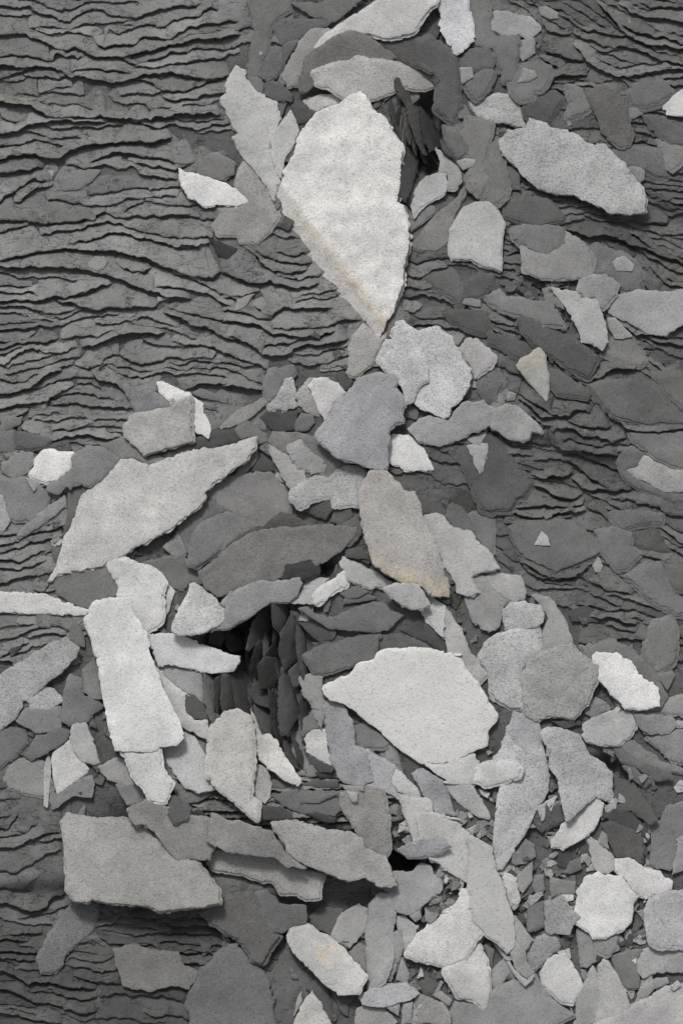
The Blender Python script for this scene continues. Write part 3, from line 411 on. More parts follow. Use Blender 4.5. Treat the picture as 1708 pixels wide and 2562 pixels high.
LIPS = """a0
3 0,215 120,215 230,240 330,290 440,320 490,300 560,345 620,370 720,370 830,350 940,330 1080,300 1200,280 1300,255 1400,240 1568,210
2 0,30 80,45 190,35 240,70 300,95 400,125 460,140 490,95 560,75 610,55 665,60 720,95 800,95 890,105 970,75 1040,50 1130,40 1230,20 1330,10
2 810,150 900,160 980,155 1080,160 1200,100 1300,105 1350,45 1450,50
1 700,170 770,205 830,180 950,155
2 600,240 640,290 680,310 800,295 880,290 930,245 1010,235 1080,265 1120,250 1170,200 1250,165 1350,150 1450,130 1500,115 1568,125
2 0,350 90,350 190,355 260,380 340,395 365,330 430,360 540,365
3 0,410 130,420 300,425 380,435 450,480 530,495 620,520 720,530 800,525 870,515 930,480 1050,475 1130,470 1230,480 1340,500 1430,510 1510,485
2 750,365 830,405 900,420 960,400 1040,375 1130,330 1225,330
2 880,430 1000,430 1100,415 1200,400 1300,375 1440,370 1500,340 1568,345
2 0,505 80,475 210,440
1 150,500 260,505 400,500 450,490
1 250,610 330,580 470,565
2 890,510 1000,540 1060,590 1130,600 1230,590 1300,570 1350,530 1420,520
2 1060,620 1130,650 1230,640 1340,610 1400,615 1500,600
3 0,665 150,680 220,700 320,760 440,765 560,770 660,770 760,770 850,770 900,785 1000,780 1080,775 1150,740 1250,745 1340,730 1450,735
1 700,620 760,665 820,680 880,660 950,670 960,700 1100,705 1230,680 1340,690 1450,650
3 0,870 110,850 190,820 300,800 440,785 540,785 700,790
2 840,775 960,820 1040,830 1120,810 1200,830 1290,840 1350,830 1420,805 1530,815
1 530,870 600,905 700,920 790,910
3 0,1035 80,1000 180,1005 230,1000 290,1030 380,1035 440,1005 490,960 600,940 720,925 830,925 880,915 970,935 1060,910 1130,900
2 430,1070 560,1070 620,1030 700,1010 790,995 880,1000 980,1020 1100,1030 1180,1055 1280,1050
2 470,1080 600,1090 680,1075 780,1100 870,1095 950,1135 1060,1160 1160,1175
2 830,1050 920,1070 1060,1090 1130,1105 1230,1080
3 0,1125 90,1125 180,1095 280,1085
2 0,1320 60,1260 140,1200 210,1160 330,1180
2 80,1300 130,1310 180,1265 230,1230 320,1215 350,1190
3 0,1440 140,1430 280,1445 420,1445 520,1435 620,1430 650,1385 690,1370
2 690,1380 760,1410 860,1410 960,1415 1050,1415 1110,1395 1250,1395
1 800,1400 860,1340 940,1300
a1
2 0,205 80,175 190,155
2 250,210 350,195 440,185 560,180 650,150 700,145 780,150 860,185 940,205 1000,225 1100,240 1200,245 1390,240
3 0,360 100,350 210,325 340,295 440,285 500,265 590,270 660,235 740,210 830,210 900,235 980,260 1080,290 1150,310 1250,300 1370,285
3 0,390 120,370 240,340 350,320 450,325 560,330 650,335 740,340 850,365 940,370 1000,405 1060,430 1150,455 1250,490 1360,505 1450,470
3 0,425 100,430 200,430 300,440 400,440 500,440 570,455 640,475 720,495 800,515 880,555 970,590 1040,605 1130,635 1250,635
2 1000,590 1050,560 1150,580 1280,590 1370,610 1450,665 1530,690
2 1120,470 1230,500 1320,530 1400,580 1480,620 1568,640
2 730,395 830,430 890,465 950,480 1000,450
3 0,660 100,660 200,660 330,640 430,630 520,610 620,570 730,545
3 370,650 480,670 560,700 620,705 720,700 820,690 920,690 1000,690 1040,660
2 1080,695 1160,730 1260,735 1350,770 1440,785 1568,795
3 1060,730 1150,755 1210,790 1280,820 1360,830 1420,870 1500,905 1568,920
1 150,710 200,770 280,785 370,800 430,790 530,770 630,755 780,745
2 0,850 100,850 210,845 260,825 340,830 430,795
2 0,915 80,925 150,910 230,860
2 390,905 480,900 560,885 640,880 730,860 800,850
2 0,970 100,945 200,935 300,920 380,900
3 530,965 640,940 740,900 820,880 900,875 1000,880 1080,875
2 1110,930 1200,940 1300,945 1400,960 1480,990 1568,1025
2 0,1075 60,1050 120,1000 200,975 290,990 400,995 500,960
2 780,1000 800,1040 850,1070 950,1075 1030,1050 1110,1020 1200,1040 1290,1020 1390,1030 1400,985
2 480,1090 560,1105 650,1080 700,1020 770,1000
2 0,1160 150,1190 210,1140 300,1130 400,1095 470,1090
3 0,1265 90,1260 170,1230 240,1180 330,1130 400,1110
3 590,1110 640,1170 750,1200 830,1225 900,1260 970,1270 1040,1255
2 1200,1260 1300,1205 1400,1205 1568,1205
1 500,1185 590,1195 660,1225
1 350,1290 450,1270 560,1280 650,1290 750,1300
3 0,1370 90,1350 200,1330 300,1310 400,1250 490,1220
2 330,1340 450,1335 600,1345 700,1350 780,1345 860,1350
2 0,1445 90,1420 180,1360
2 0,1510 60,1500 140,1440
a2
3 120,185 200,215 330,265 380,260 460,240 570,230 720,250 790,245
2 0,995 100,970 200,930 400,905
2 30,1040 130,1060 220,1010 300,980
2 20,1110 120,1120 200,1090 300,1040
2 0,1195 90,1180 150,1150 250,1140
2 210,1240 280,1250 330,1210
2 0,950 150,920
b1
2 120,300 190,330 250,400 330,465 420,470 560,450
3 0,470 100,500 180,540 260,540 310,520 420,560 560,570 640,540
2 0,630 100,620 250,600
2 190,680 250,740 310,765 350,740 400,700 480,710 640,700 740,700
2 0,715 100,725 150,740 260,785 330,780
2 320,840 400,850 500,840 600,835 700,820 800,780 920,790
3 0,790 100,790 200,810 350,870 420,880 520,900 650,890 760,850
3 0,870 100,900 190,950 260,1010 340,1030 430,1015 470,980 560,940 640,950 720,930 840,910
2 0,980 100,1020 200,1070 310,1110
2 430,1045 520,1075 600,1070 680,1060
3 0,1210 100,1215 200,1240 280,1255
2 220,950 400,930 540,920 620,900
2 1200,490 1290,510 1400,470 1480,430
2 1190,640 1300,620 1450,640 1500,690 1568,700
2 1200,560 1300,590 1420,560
2 1190,730 1260,740 1320,690
a3
2 0,275 120,250 200,210 330,190
2 0,380 100,320 200,300
2 100,150 200,160 330,185
2 180,250 300,225 430,215
a4
2 0,425 100,420 200,370 300,330 410,325
2 20,580 100,595 200,540 270,490 400,440
2 0,690 150,690 220,640 290,590
3 0,770 100,800 200,835 260,820 320,760 430,710
2 0,290 50,295 100,210 130,170
2 80,310 160,320 200,280 280,260
2 0,1000 120,995 270,995
2 0,1030 80,1025 180,1045
2 0,1090 100,1100 240,1130
2 0,1130 150,1160 240,1165
3 0,1235 100,1270 160,1310 300,1310 430,1335 620,1365
3 0,1330 130,1380 240,1440 340,1445 420,1480 540,1510 630,1490
2 300,1350 400,1400 540,1420 630,1395
2 0,1500 200,1540 400,1568
2 600,990 700,1060 800,1060 950,1045 1050,1100 1150,1110 1300,1105 1420,1090
2 620,940 740,930 800,870 900,930 1000,960 1130,990
2 420,1190 560,1200 650,1240 770,1230
2 460,1260 560,1300 700,1310 800,1330
2 640,1400 760,1370 900,1390 1050,1400 1200,1430
c0
3 1000,0 1110,110 1160,180 1230,240 1330,290 1460,300 1568,310
3 1140,20 1230,80 1320,100 1400,115 1470,110 1568,135
2 1280,0 1350,45 1450,40 1568,45
3 1110,130 1180,160 1270,200 1350,220 1450,230 1568,280
2 640,120 680,190 800,210 850,200
2 760,80 830,120 900,180 1000,190 1110,210 1240,240 1330,270
3 850,200 930,250 1010,280 1100,300 1200,300 1290,330 1360,370 1420,390 1500,400 1568,420
3 620,300 680,340 780,370 870,390 920,395
3 845,260 920,370 990,430 1060,470 1110,490 1230,490 1350,470 1450,450 1540,440
2 780,430 850,470 950,475
2 620,370 720,410 770,440
3 700,490 830,490 950,490
2 950,300 1030,325 1150,310
2 1210,790 1330,800 1400,840
2 1260,850 1350,870 1410,900
2 1230,900 1340,930
c1
3 800,190 870,220 950,240 1060,220 1150,250 1220,290 1310,300 1400,340 1568,400
2 780,160 930,120
2 1200,90 1300,130 1480,140
2 1220,160 1350,190 1450,220 1568,215
3 1200,200 1300,260 1400,330 1500,350 1568,365
3 1280,320 1350,370 1450,420 1568,470
2 1050,280 1150,340 1250,380
2 1350,430 1430,510 1520,530 1568,520
2 1380,450 1450,550 1568,580
2 660,530 760,570 870,605
2 400,750 500,780 640,810 790,860 880,930
3 1130,780 1200,840 1260,885 1380,880 1500,910
2 1320,900 1400,940 1568,960
2 1330,1050 1450,1120 1568,1140
3 680,1020 790,1090 880,1150 950,1190 1060,1150 1150,1110 1280,1100
2 690,1060 800,1130 900,1200 1000,1210 1100,1170
3 490,1270 620,1340 720,1400 820,1420 880,1380 960,1400
3 500,1290 560,1350 640,1420 740,1420
2 490,1350 580,1420 650,1470 720,1490
2 700,1200 830,1270 950,1290 1000,1340
3 820,1430 900,1480 1000,1500 1100,1480
3 1110,1430 1200,1500 1350,1520 1568,1500
2 960,1240 1050,1330 1100,1400 1180,1450 1260,1470
c2
3 720,200 830,180 920,230 1020,230 1100,280 1200,240
3 710,300 800,330 900,345 1050,350 1150,350
3 780,380 870,420 960,500 1040,560 1130,600 1240,590
3 570,490 650,515 740,490 850,470
2 590,400 700,380 840,400
3 590,560 680,590 750,635 860,640 930,620
3 840,500 900,570 990,600 1060,580 1160,600
2 450,700 560,690 650,690 770,700 900,690 940,660
3 440,740 560,770 680,780 750,740 850,730 940,730
2 940,700 1030,750 1090,780
2 930,610 1060,660 1180,730 1240,730
2 400,820 520,820 620,790 850,770
3 500,1060 600,1110 700,1165 830,1160 960,1100
2 490,1030 560,1120 650,1170 740,1180 860,1150
3 950,1170 1050,1220 1150,1260 1240,1280
2 960,1270 1080,1330 1200,1350
2 870,1330 940,1350 1070,1390 1180,1375 1270,1380
2 1140,1150 1230,1190 1330,1310 1430,1380
2 1400,830 1500,900 1568,950
2 1450,960 1568,1030
3 950,1420 1100,1430 1270,1475
c3
2 1070,160 1200,200 1270,210
2 1520,380 1568,400
F
3 300,1763 345,1765 390,1778 435,1778 480,1783 525,1786 570,1790 615,1786 660,1786 705,1781 750,1784 795,1778 840,1774 885,1766
3 299,1780 344,1789 389,1791 434,1798 479,1801 524,1797 569,1806 614,1804 659,1801 704,1797 749,1802 794,1795 839,1792 884,1788 929,1780
3 320,1798 365,1803 410,1812 455,1808 500,1813 545,1812 590,1817 635,1815 680,1818 725,1817 770,1815 815,1806 860,1805 905,1796
3 344,1811 389,1817 434,1828 479,1822 524,1827 569,1832 614,1833 659,1833 704,1828 749,1827 794,1824 839,1814 884,1814 929,1807
3 306,1817 351,1827 396,1834 441,1837 486,1839 531,1839 576,1848 621,1840 666,1843 711,1841 756,1835 801,1836 846,1833 891,1823
3 340,1843 385,1849 430,1849 475,1858 520,1854 565,1853 610,1858 655,1852 700,1852 745,1852 790,1850 835,1841 880,1834 925,1836
3 316,1852 361,1858 406,1858 451,1863 496,1866 541,1870 586,1870 631,1870 676,1870 721,1871 766,1863 811,1859 856,1856 901,1845
3 325,1868 370,1869 415,1874 460,1873 505,1880 550,1883 595,1879 640,1884 685,1883 730,1875 775,1878 820,1872 865,1869 910,1859
3 332,1873 377,1879 422,1890 467,1897 512,1893 557,1896 602,1898 647,1895 692,1894 737,1892 782,1889 827,1887 872,1878 917,1872
3 342,1897 387,1897 432,1905 477,1911 522,1909 567,1911 612,1915 657,1914 702,1907 747,1910 792,1910 837,1902 882,1892 927,1891
2 240,2108 282,2113 324,2117 366,2113 408,2111 450,2111 492,2118 534,2115 576,2123 618,2125
2 253,2131 295,2126 337,2134 379,2126 421,2134 463,2134 505,2134 547,2136 589,2141 631,2138
2 283,2143 325,2148 367,2143 409,2149 451,2147 493,2152 535,2158 577,2156 619,2156
2 301,2172 343,2173 385,2166 427,2173 469,2176 511,2175 553,2174 595,2173 637,2175
2 259,2195 301,2196 343,2198 385,2189 427,2192 469,2191 511,2201 553,2199 595,2197 637,2206
2 285,2219 327,2213 369,2224 411,2218 453,2221 495,2226 537,2226 579,2226 621,2233"""
slabs = []  # dark sliver below right of the squarish beige slab paints a shadow side
for k, ln in enumerate(SLABS.strip().split('\n')):
    f = ln.split('|'); lv, tone, tint = f[0].split()
    slabs.append(dict(k=k, blade=lv == 'B', lv=3.5 if lv == 'B' else float(lv), tone=float(tone), tint=tint, P=parse(f[1]),
                      label=f[2] if len(f) > 2 else None, lm=f[3] if len(f) > 3 else None))
for k in list(range(0, 34, 2))+list(range(34, 46)):          # thin plates packed on edge in the large hollow, and a small fan of them beside the teardrop
    if k < 34:
        xc = 566+(k % 17)*7.6+(8 if k >= 17 else 0)+rng.uniform(-4, 4); yc = 1470+(k//17)*150+rng.uniform(-45, 45); L_ = rng.uniform(50, 95); sw = 0.10 if k < 17 else 0.30
        f_ = lambda u: (xc+(sw*L_*u+0.10*L_*u*u), yc+L_*u)
    else:
        a_ = math.radians(100-(k-34)*4.6); L_ = rng.uniform(40, 62); x_, y_ = 922+(k-34)*5.5, 250+(k-34)*6
        f_ = lambda u: (x_+math.cos(a_)*L_*(u+0.4), y_+math.sin(a_)*L_*(u+0.4))
    w_ = rng.uniform(3.5, 7.5); us = np.linspace(-1, 1, 7)
    L1 = [f_(u) for u in us]; prof = w_*np.sqrt(np.clip(1.03-us**2, 0, 1))
    pts = [conv('F', x-p*rng.uniform(0.8, 1.2), y) for (x, y), p in zip(L1, prof)]+[conv('F', x+p*rng.uniform(0.8, 1.2), y) for (x, y), p in list(zip(L1, prof))[::-1]]
    slabs.append(dict(k=500+k, blade=True, lv=3.4, tone=float(rng.uniform(62, 92)), tint='nwn'[k % 3], P=np.array(pts), label=None, lm=None))
def lin(v): v /= 255.0; return ((v+0.055)/1.055)**2.4
K = 0.98                                         # albedo that reads as full white in this light
TINT = {'n': (1, 1, 1.0), 'w': (1.015, 1.0, 0.97), 'b': (0.985, 0.99, 1.035), 's': (0.99, 1, 1.0), 't': (1.01, 1, 0.98), 'm': (1, 1, 0.985),
        'o': (1.0, 1, 0.97), 'e': (1.035, 0.995, 0.96), 'p': (1.02, 1, 0.975), 'c': (1, 1, 0.98)}

# ------------------------------------------------------------------ the lie of the land
PITS = [(618, 1590, 105, 215, 0.085), (520, 1530, 70, 95, 0.07), (985, 315, 48, 125, 0.085), (925, 1985, 62, 45, 0.12), (1395, 1795, 60, 60, 0.05),
        (725, 1305, 45, 30, 0.06), (560, 1450, 60, 60, 0.05), (330, 1905, 120, 18, 0.03), (1050, 1640, 0, 0, 0)]
PITS = [(conv('F', a, b), c*0.00108, d*0.00108, e) for a, b, c, d, e in PITS if c]
def base(x, y):
    z = 0.012*np.sin(2.1*x+0.7)*np.cos(1.7*y-0.4) + 0.006*np.sin(7.3*x-2.2*y) + 0.004*np.sin(5*y+9*x*0.7+1)
    z = z + 0.02*np.exp(-((x-0.0)**2)/0.12)*np.exp(-((y+0.75)**2)/0.02)*0
    for (c, a, b, d) in PITS:
        r = np.sqrt(((x-c[0])/a)**2 + ((y-c[1])/b)**2)
        z = z - d*np.clip(1.25-r, 0, 0.75)/0.75
    # two broken steps in the rock at lower left: the ground drops below each
    px, py = x*1000/1.08929+784, (1281-y*1000)/1.08929
    for (xa, ya, ma, mb, dep) in (((140, 330, 500, 700, 900), (2040, 2072, 2090, 2060, 2040), 0, 900, 0.05), ((270, 420, 620, 800, 960), (1850, 1880, 1892, 1905, 1960), 240, 960, 0.035),
                                  ((300, 500, 700), (1500, 1500, 1500), 0, 0, 0.0), ((1150, 1300, 1450, 1640), (225, 330, 425, 540), 1050, 1700, 0.03), ((1100, 1250, 1400, 1640), (955, 1010, 1060, 1130), 1080, 1700, 0.03)):
        ln = np.interp(px, xa, ya); side = 1/(1+np.exp(np.clip(-(py-ln)/8.0, -60, 60))); env = 1/(1+np.exp(-(px-ma)/25.0))*1/(1+np.exp((px-mb)/25.0)); fall = np.exp(-np.clip(py-ln, 0, 9999)/170.0)
        z = z-dep*side*env*fall
    return z

# ------------------------------------------------------------------ materials
def rock_material(name, kind):
    m = bpy.data.materials.new(name); m.use_nodes = True; nt = m.node_tree; N = nt.nodes; L = nt.links
    bsdf = N['Principled BSDF']; bsdf.inputs['Roughness'].default_value = 0.82; bsdf.inputs['Specular IOR Level'].default_value = 0.28
    tc = N.new('ShaderNodeTexCoord'); oi = N.new('ShaderNodeObjectInfo')
    mul = N.new('ShaderNodeMath'); mul.operation = 'MULTIPLY'; mul.inputs[1].default_value = 37.0; L.new(oi.outputs['Random'], mul.inputs[0])
    cb = N.new('ShaderNodeCombineXYZ'); L.new(mul.outputs[0], cb.inputs[0]); L.new(mul.outputs[0], cb.inputs[1])
    add = N.new('ShaderNodeVectorMath'); add.operation = 'ADD'; L.new(tc.outputs['Object'], add.inputs[0]); L.new(cb.outputs[0], add.inputs[1])
    co = add.outputs[0]
    def nz(scale, det=2, rough=0.5, dist=0.0, vec=None):
        n = N.new('ShaderNodeTexNoise'); n.inputs['Scale'].default_value = scale; n.inputs['Detail'].default_value = det
        n.inputs['Roughness'].default_value = rough; n.inputs['Distortion'].default_value = dist; L.new(vec or co, n.inputs['Vector']); return n.outputs['Fac']
    def mr(f, a, b, c, d):
        n = N.new('ShaderNodeMapRange'); n.inputs[1].default_value = a; n.inputs[2].default_value = b; n.inputs[3].default_value = c; n.inputs[4].default_value = d
        L.new(f, n.inputs[0]); return n.outputs[0]
    def mt(op, a, b):
        n = N.new('ShaderNodeMath'); n.operation = op
        for i, v in enumerate((a, b)):
            if isinstance(v, (int, float)): n.inputs[i].default_value = v
            else: L.new(v, n.inputs[i])
        return n.outputs[0]
    mp = N.new('ShaderNodeMapping'); mp.inputs['Scale'].default_value = (1.0, 1.9, 1.0); L.new(co, mp.inputs[0])
    P = {'bed': (0.82, 1.16, 0.84, 1.15, 0.66, 0.76, 1.9), 'plain': (0.85, 1.13, 0.88, 1.10, 0.64, 0.70, 1.5), 'speck': (0.78, 1.14, 0.80, 1.12, 0.60, 0.62, 1.2),
         'smooth': (0.88, 1.09, 0.97, 1.03, 0.64, 0.66, 0.15), 'mottled': (0.82, 1.14, 0.84, 1.12, 0.62, 0.68, 1.4)}[kind]
    grain = mr(nz(300, 2, 0.75), 0.36, 0.64, P[0], P[1])
    mott = mr(nz(24, 5, 0.62), 0.3, 0.7, P[2], P[3])
    big = mr(nz(7, 3, 0.5), 0.3, 0.7, 0.95 if kind == 'smooth' else 0.80, 1.03 if kind == 'smooth' else 1.13)
    speck = mr(nz(165, 2, 0.6, 0.3, mp.outputs[0]), P[4]-0.05, P[4], 1.0, P[5])
    f = mt('MULTIPLY', mt('MULTIPLY', grain, mott), mt('MULTIPLY', big, speck))
    if kind == 'bed':
        at = N.new('ShaderNodeAttribute'); at.attribute_name = 'tone'; rim = N.new('ShaderNodeAttribute'); rim.attribute_name = 'rim'
        f = mt('MULTIPLY', f, at.outputs['Fac'])
        colsrc = N.new('ShaderNodeMix'); colsrc.data_type = 'RGBA'
        colsrc.inputs[6].default_value = (1.0, 1.0, 1.0, 1); colsrc.inputs[7].default_value = (1.25, 1.08, 0.74, 1)
        L.new(mt('MULTIPLY', rim.outputs['Fac'], mr(nz(9, 2), 0.35, 0.6, 0.35, 1.0)), colsrc.inputs[0]); src = colsrc.outputs[2]
    else:
        st = N.new('ShaderNodeAttribute'); st.attribute_name = 'stain'
        colsrc = N.new('ShaderNodeMix'); colsrc.data_type = 'RGBA'; L.new(oi.outputs['Color'], colsrc.inputs[6]); colsrc.inputs[7].default_value = (0.52, 0.43, 0.29, 1)
        L.new(mt('MULTIPLY', st.outputs['Fac'], mr(nz(42, 4, 0.65), 0.36, 0.60, 0.05, 1.0)), colsrc.inputs[0]); src = colsrc.outputs[2]
    vm = N.new('ShaderNodeVectorMath'); vm.operation = 'SCALE'; L.new(src, vm.inputs[0]); L.new(f, vm.inputs['Scale'])
    L.new(vm.outputs[0], bsdf.inputs['Base Color'])
    # hairline cracks, broken into short runs
    cv_ = N.new('ShaderNodeMapping'); cv_.inputs['Scale'].default_value = (1.0, 2.6, 1.0) if kind == 'bed' else (1.0, 1.35, 1.0); cv_.inputs['Location'].default_value = (3.7, 1.9, 0.4); L.new(co, cv_.inputs[0])
    def cracks(scale, w, lo):
        a = mt('ABSOLUTE', mt('SUBTRACT', nz(scale, 4 if kind == 'bed' else 3, 0.6 if kind == 'bed' else 0.42, 0.5 if kind == 'bed' else 0.0, cv_.outputs[0]), 0.5), 0.0)
        return mt('MULTIPLY', mr(a, w*0.35, w, 1.0, 0.0), mr(nz(scale*1.3+1.7, 1), lo, lo+0.06, 0.0, 1.0))
    ck = mt('MULTIPLY', 1.0 if kind == 'bed' else 0.0, 1.0) if kind != 'bed' else cracks(*{'bed': (10, 0.0075, 0.44), 'plain': (4, 0.0035, 0.60), 'speck': (3, 0.002, 0.64), 'smooth': (3, 0.0001, 0.9), 'mottled': (3.5, 0.0025, 0.62)}[kind])
    if kind == 'bed': ck = mt('MAXIMUM', ck, cracks(23, 0.010, 0.52))
    dk = mt('SUBTRACT', 1.0, mt('MULTIPLY', ck, 0.55))
    f2 = mt('MULTIPLY', f, dk); vm.inputs['Scale'].links and None
    L.new(f2, vm.inputs['Scale'])
    # relief: fine grain plus the little steps where a skin of slate has flaked off
    ter = nz(11 if kind == 'bed' else 8, 4, 0.55, 0.4, mp.outputs[0] if kind == 'bed' else co)
    snap = N.new('ShaderNodeMath'); snap.operation = 'SNAP'; snap.inputs[1].default_value = 0.085; L.new(ter, snap.inputs[0])
    h = mt('ADD', mt('MULTIPLY', snap.outputs[0], P[6]*0.022), mt('MULTIPLY', nz(140, 4, 0.65), 0.0022 if kind == 'mottled' or kind == 'speck' else 0.0014))
    h = mt('ADD', h, mt('MULTIPLY', nz(30, 3, 0.5), 0.0030 if kind != 'smooth' else 0.001)); h = mt('ADD', h, mt('MULTIPLY', nz(10, 2, 0.5), 0.006 if kind != 'smooth' else 0.003)); h = mt('SUBTRACT', h, mt('MULTIPLY', ck, 0.0016))
    bp = N.new('ShaderNodeBump'); bp.inputs['Strength'].default_value = 0.75; bp.inputs['Distance'].default_value = 1.0
    L.new(h, bp.inputs['Height']); L.new(bp.outputs[0], bsdf.inputs['Normal'])
    return m
M = {k: rock_material('slate_'+k, k) for k in ('bed', 'plain', 'speck', 'smooth', 'mottled')}

def mesh_obj(name, V, F, mat, smooth=True, loc=(0, 0, 0)):
    me = bpy.data.meshes.new(name); me.from_pydata([tuple(v) for v in V], [], F); me.update()
    if smooth is True: me.polygons.foreach_set('use_smooth', [True]*len(me.polygons))
    o = bpy.data.objects.new(name, me); scene.collection.objects.link(o); me.materials.append(mat); o.location = loc
    return o
def attr(o, name, vals):
    a = o.data.attributes.new(name, 'FLOAT', 'POINT'); a.data.foreach_set('value', np.asarray(vals, dtype=np.float32))

# ------------------------------------------------------------------ helpers on outlines
def resample(P, step, closed):
    Q = np.vstack([P, P[:1]]) if closed else P
    seg = np.hypot(*(Q[1:]-Q[:-1]).T); s = np.concatenate([[0], np.cumsum(seg)]); n = max(6 if closed else 3, int(round(s[-1]/step)))
    t = np.linspace(0, s[-1], n+1)
    if closed: t = t[:-1]
    return np.stack([np.interp(t, s, Q[:, 0]), np.interp(t, s, Q[:, 1])], 1)
def wob(n, closed, octs, rg):
    """sum of value noises along a line; octs = [(wavelength in samples, amplitude)]"""
    out = np.zeros(n); idx = np.arange(n)
    for wl_, amp in octs:
        m = max(2, int(round(n/wl_))); v = rg.normal(0, 1, m+1)
        if closed: v[-1] = v[0]
        u = idx/(n if closed else n-1)*m; i = np.minimum(u.astype(int), m-1); out += amp*(v[i]*(1-(u-i)) + v[i+1]*(u-i))
    return out
def smooth_closed(P, k=1):
    for _ in range(k): P = (np.roll(P, 1, 0)+2*P+np.roll(P, -1, 0))/4
    return P
def normals_closed(P):
    T = np.roll(P, -1, 0)-np.roll(P, 1, 0); T /= (np.hypot(T[:, 0], T[:, 1])[:, None]+1e-9); return np.stack([T[:, 1], -T[:, 0]], 1)
def area(P): return 0.5*np.sum(P[:, 0]*np.roll(P[:, 1], -1)-np.roll(P[:, 0], -1)*P[:, 1])
def inside(P, X, Y):
    r = np.zeros(X.shape, bool); n = len(P)
    for i in range(n):
        x1, y1 = P[i]; x2, y2 = P[(i+1) % n]
        if y1 == y2: continue
        c = ((y1 > Y) != (y2 > Y)) & (X < (x2-x1)*(Y-y1)/(y2-y1)+x1); r ^= c
    return r
def dist_seg(X, Y, a, b):
    d = b-a; t = np.clip(((X-a[0])*d[0]+(Y-a[1])*d[1])/(d@d+1e-12), 0, 1); return np.hypot(X-a[0]-t*d[0], Y-a[1]-t*d[1])

# ------------------------------------------------------------------ height map that everything is laid on
CELL = 0.004; X0, Y0 = -1.15, -1.6; NX, NY = int(2.3/CELL), int(3.2/CELL)
GX, GY = np.meshgrid(X0+(np.arange(NX)+0.5)*CELL, Y0+(np.arange(NY)+0.5)*CELL)
H = base(GX, GY)
def footprint(P):
    i0 = max(0, int((P[:, 0].min()-X0)/CELL)); i1 = min(NX, int((P[:, 0].max()-X0)/CELL)+2)
    j0 = max(0, int((P[:, 1].min()-Y0)/CELL)); j1 = min(NY, int((P[:, 1].max()-Y0)/CELL)+2)
    sl = (slice(j0, j1), slice(i0, i1)); return sl, inside(P, GX[sl], GY[sl])

# ------------------------------------------------------------------ layered rock: ledges whose lips overhang the next layer
BEDS = [parse(s) for s in (
 'F -270,-270 578,-270 575,150 520,330 560,470 640,520 870,790 810,880 620,900 540,990 450,1010 260,1060 60,1120 20,1180 100,1200 160,1250 130,1330 200,1440 150,1490 -270,1600',
 'F -270,1790 100,1830 160,1870 160,2090 300,2100 480,2110 640,2150 440,2330 430,2640 -270,2640',
 'F 1180,-270 1840,-270 1840,1560 1568,1480 1300,1420 1160,1290 1130,1130 1200,1060 1130,980 1160,880 1130,800 930,740 920,600 1060,580 1150,450 1230,250 1180,100')]
def in_beds(x, y):
    X = np.atleast_1d(np.asarray(x, float)); Y = np.atleast_1d(np.asarray(y, float)); r = np.zeros(X.shape, bool)
    for b in BEDS: r |= inside(b, X, Y)
    return r
lips = []
for ln in LIPS.strip().split('\n'):
    if ' ' not in ln: tok = ln; continue
    c, pts = ln.split(' ', 1); P = parse(pts, tok)
    if P[0, 0] < -0.84: P = np.vstack([P[:1]+[[-0.3, rng.uniform(-0.04, 0.02)]], P])
    if P[-1, 0] > 0.84: P = np.vstack([P, P[-1:]+[[0.3, rng.uniform(-0.08, 0.0)]]])
    lips.append((int(c), P))
def prep(P, c, rg):
    Q = resample(P, 0.0035, False)
    for _ in range(1): Q[1:-1] = (Q[:-2]+2*Q[1:-1]+Q[2:])/4
    n = len(Q); T = np.gradient(Q, axis=0); T /= np.hypot(T[:, 0], T[:, 1])[:, None]+1e-9; Nn = np.stack([-T[:, 1], T[:, 0]], 1)
    j = wob(n, False, [(9, 0.0016), (4, 0.0016), (2, 0.0013), (26, 0.0022)], rg)
    return Q + Nn*j[:, None]
prepped = [(c, prep(P, c, rng), True) for c, P in lips]
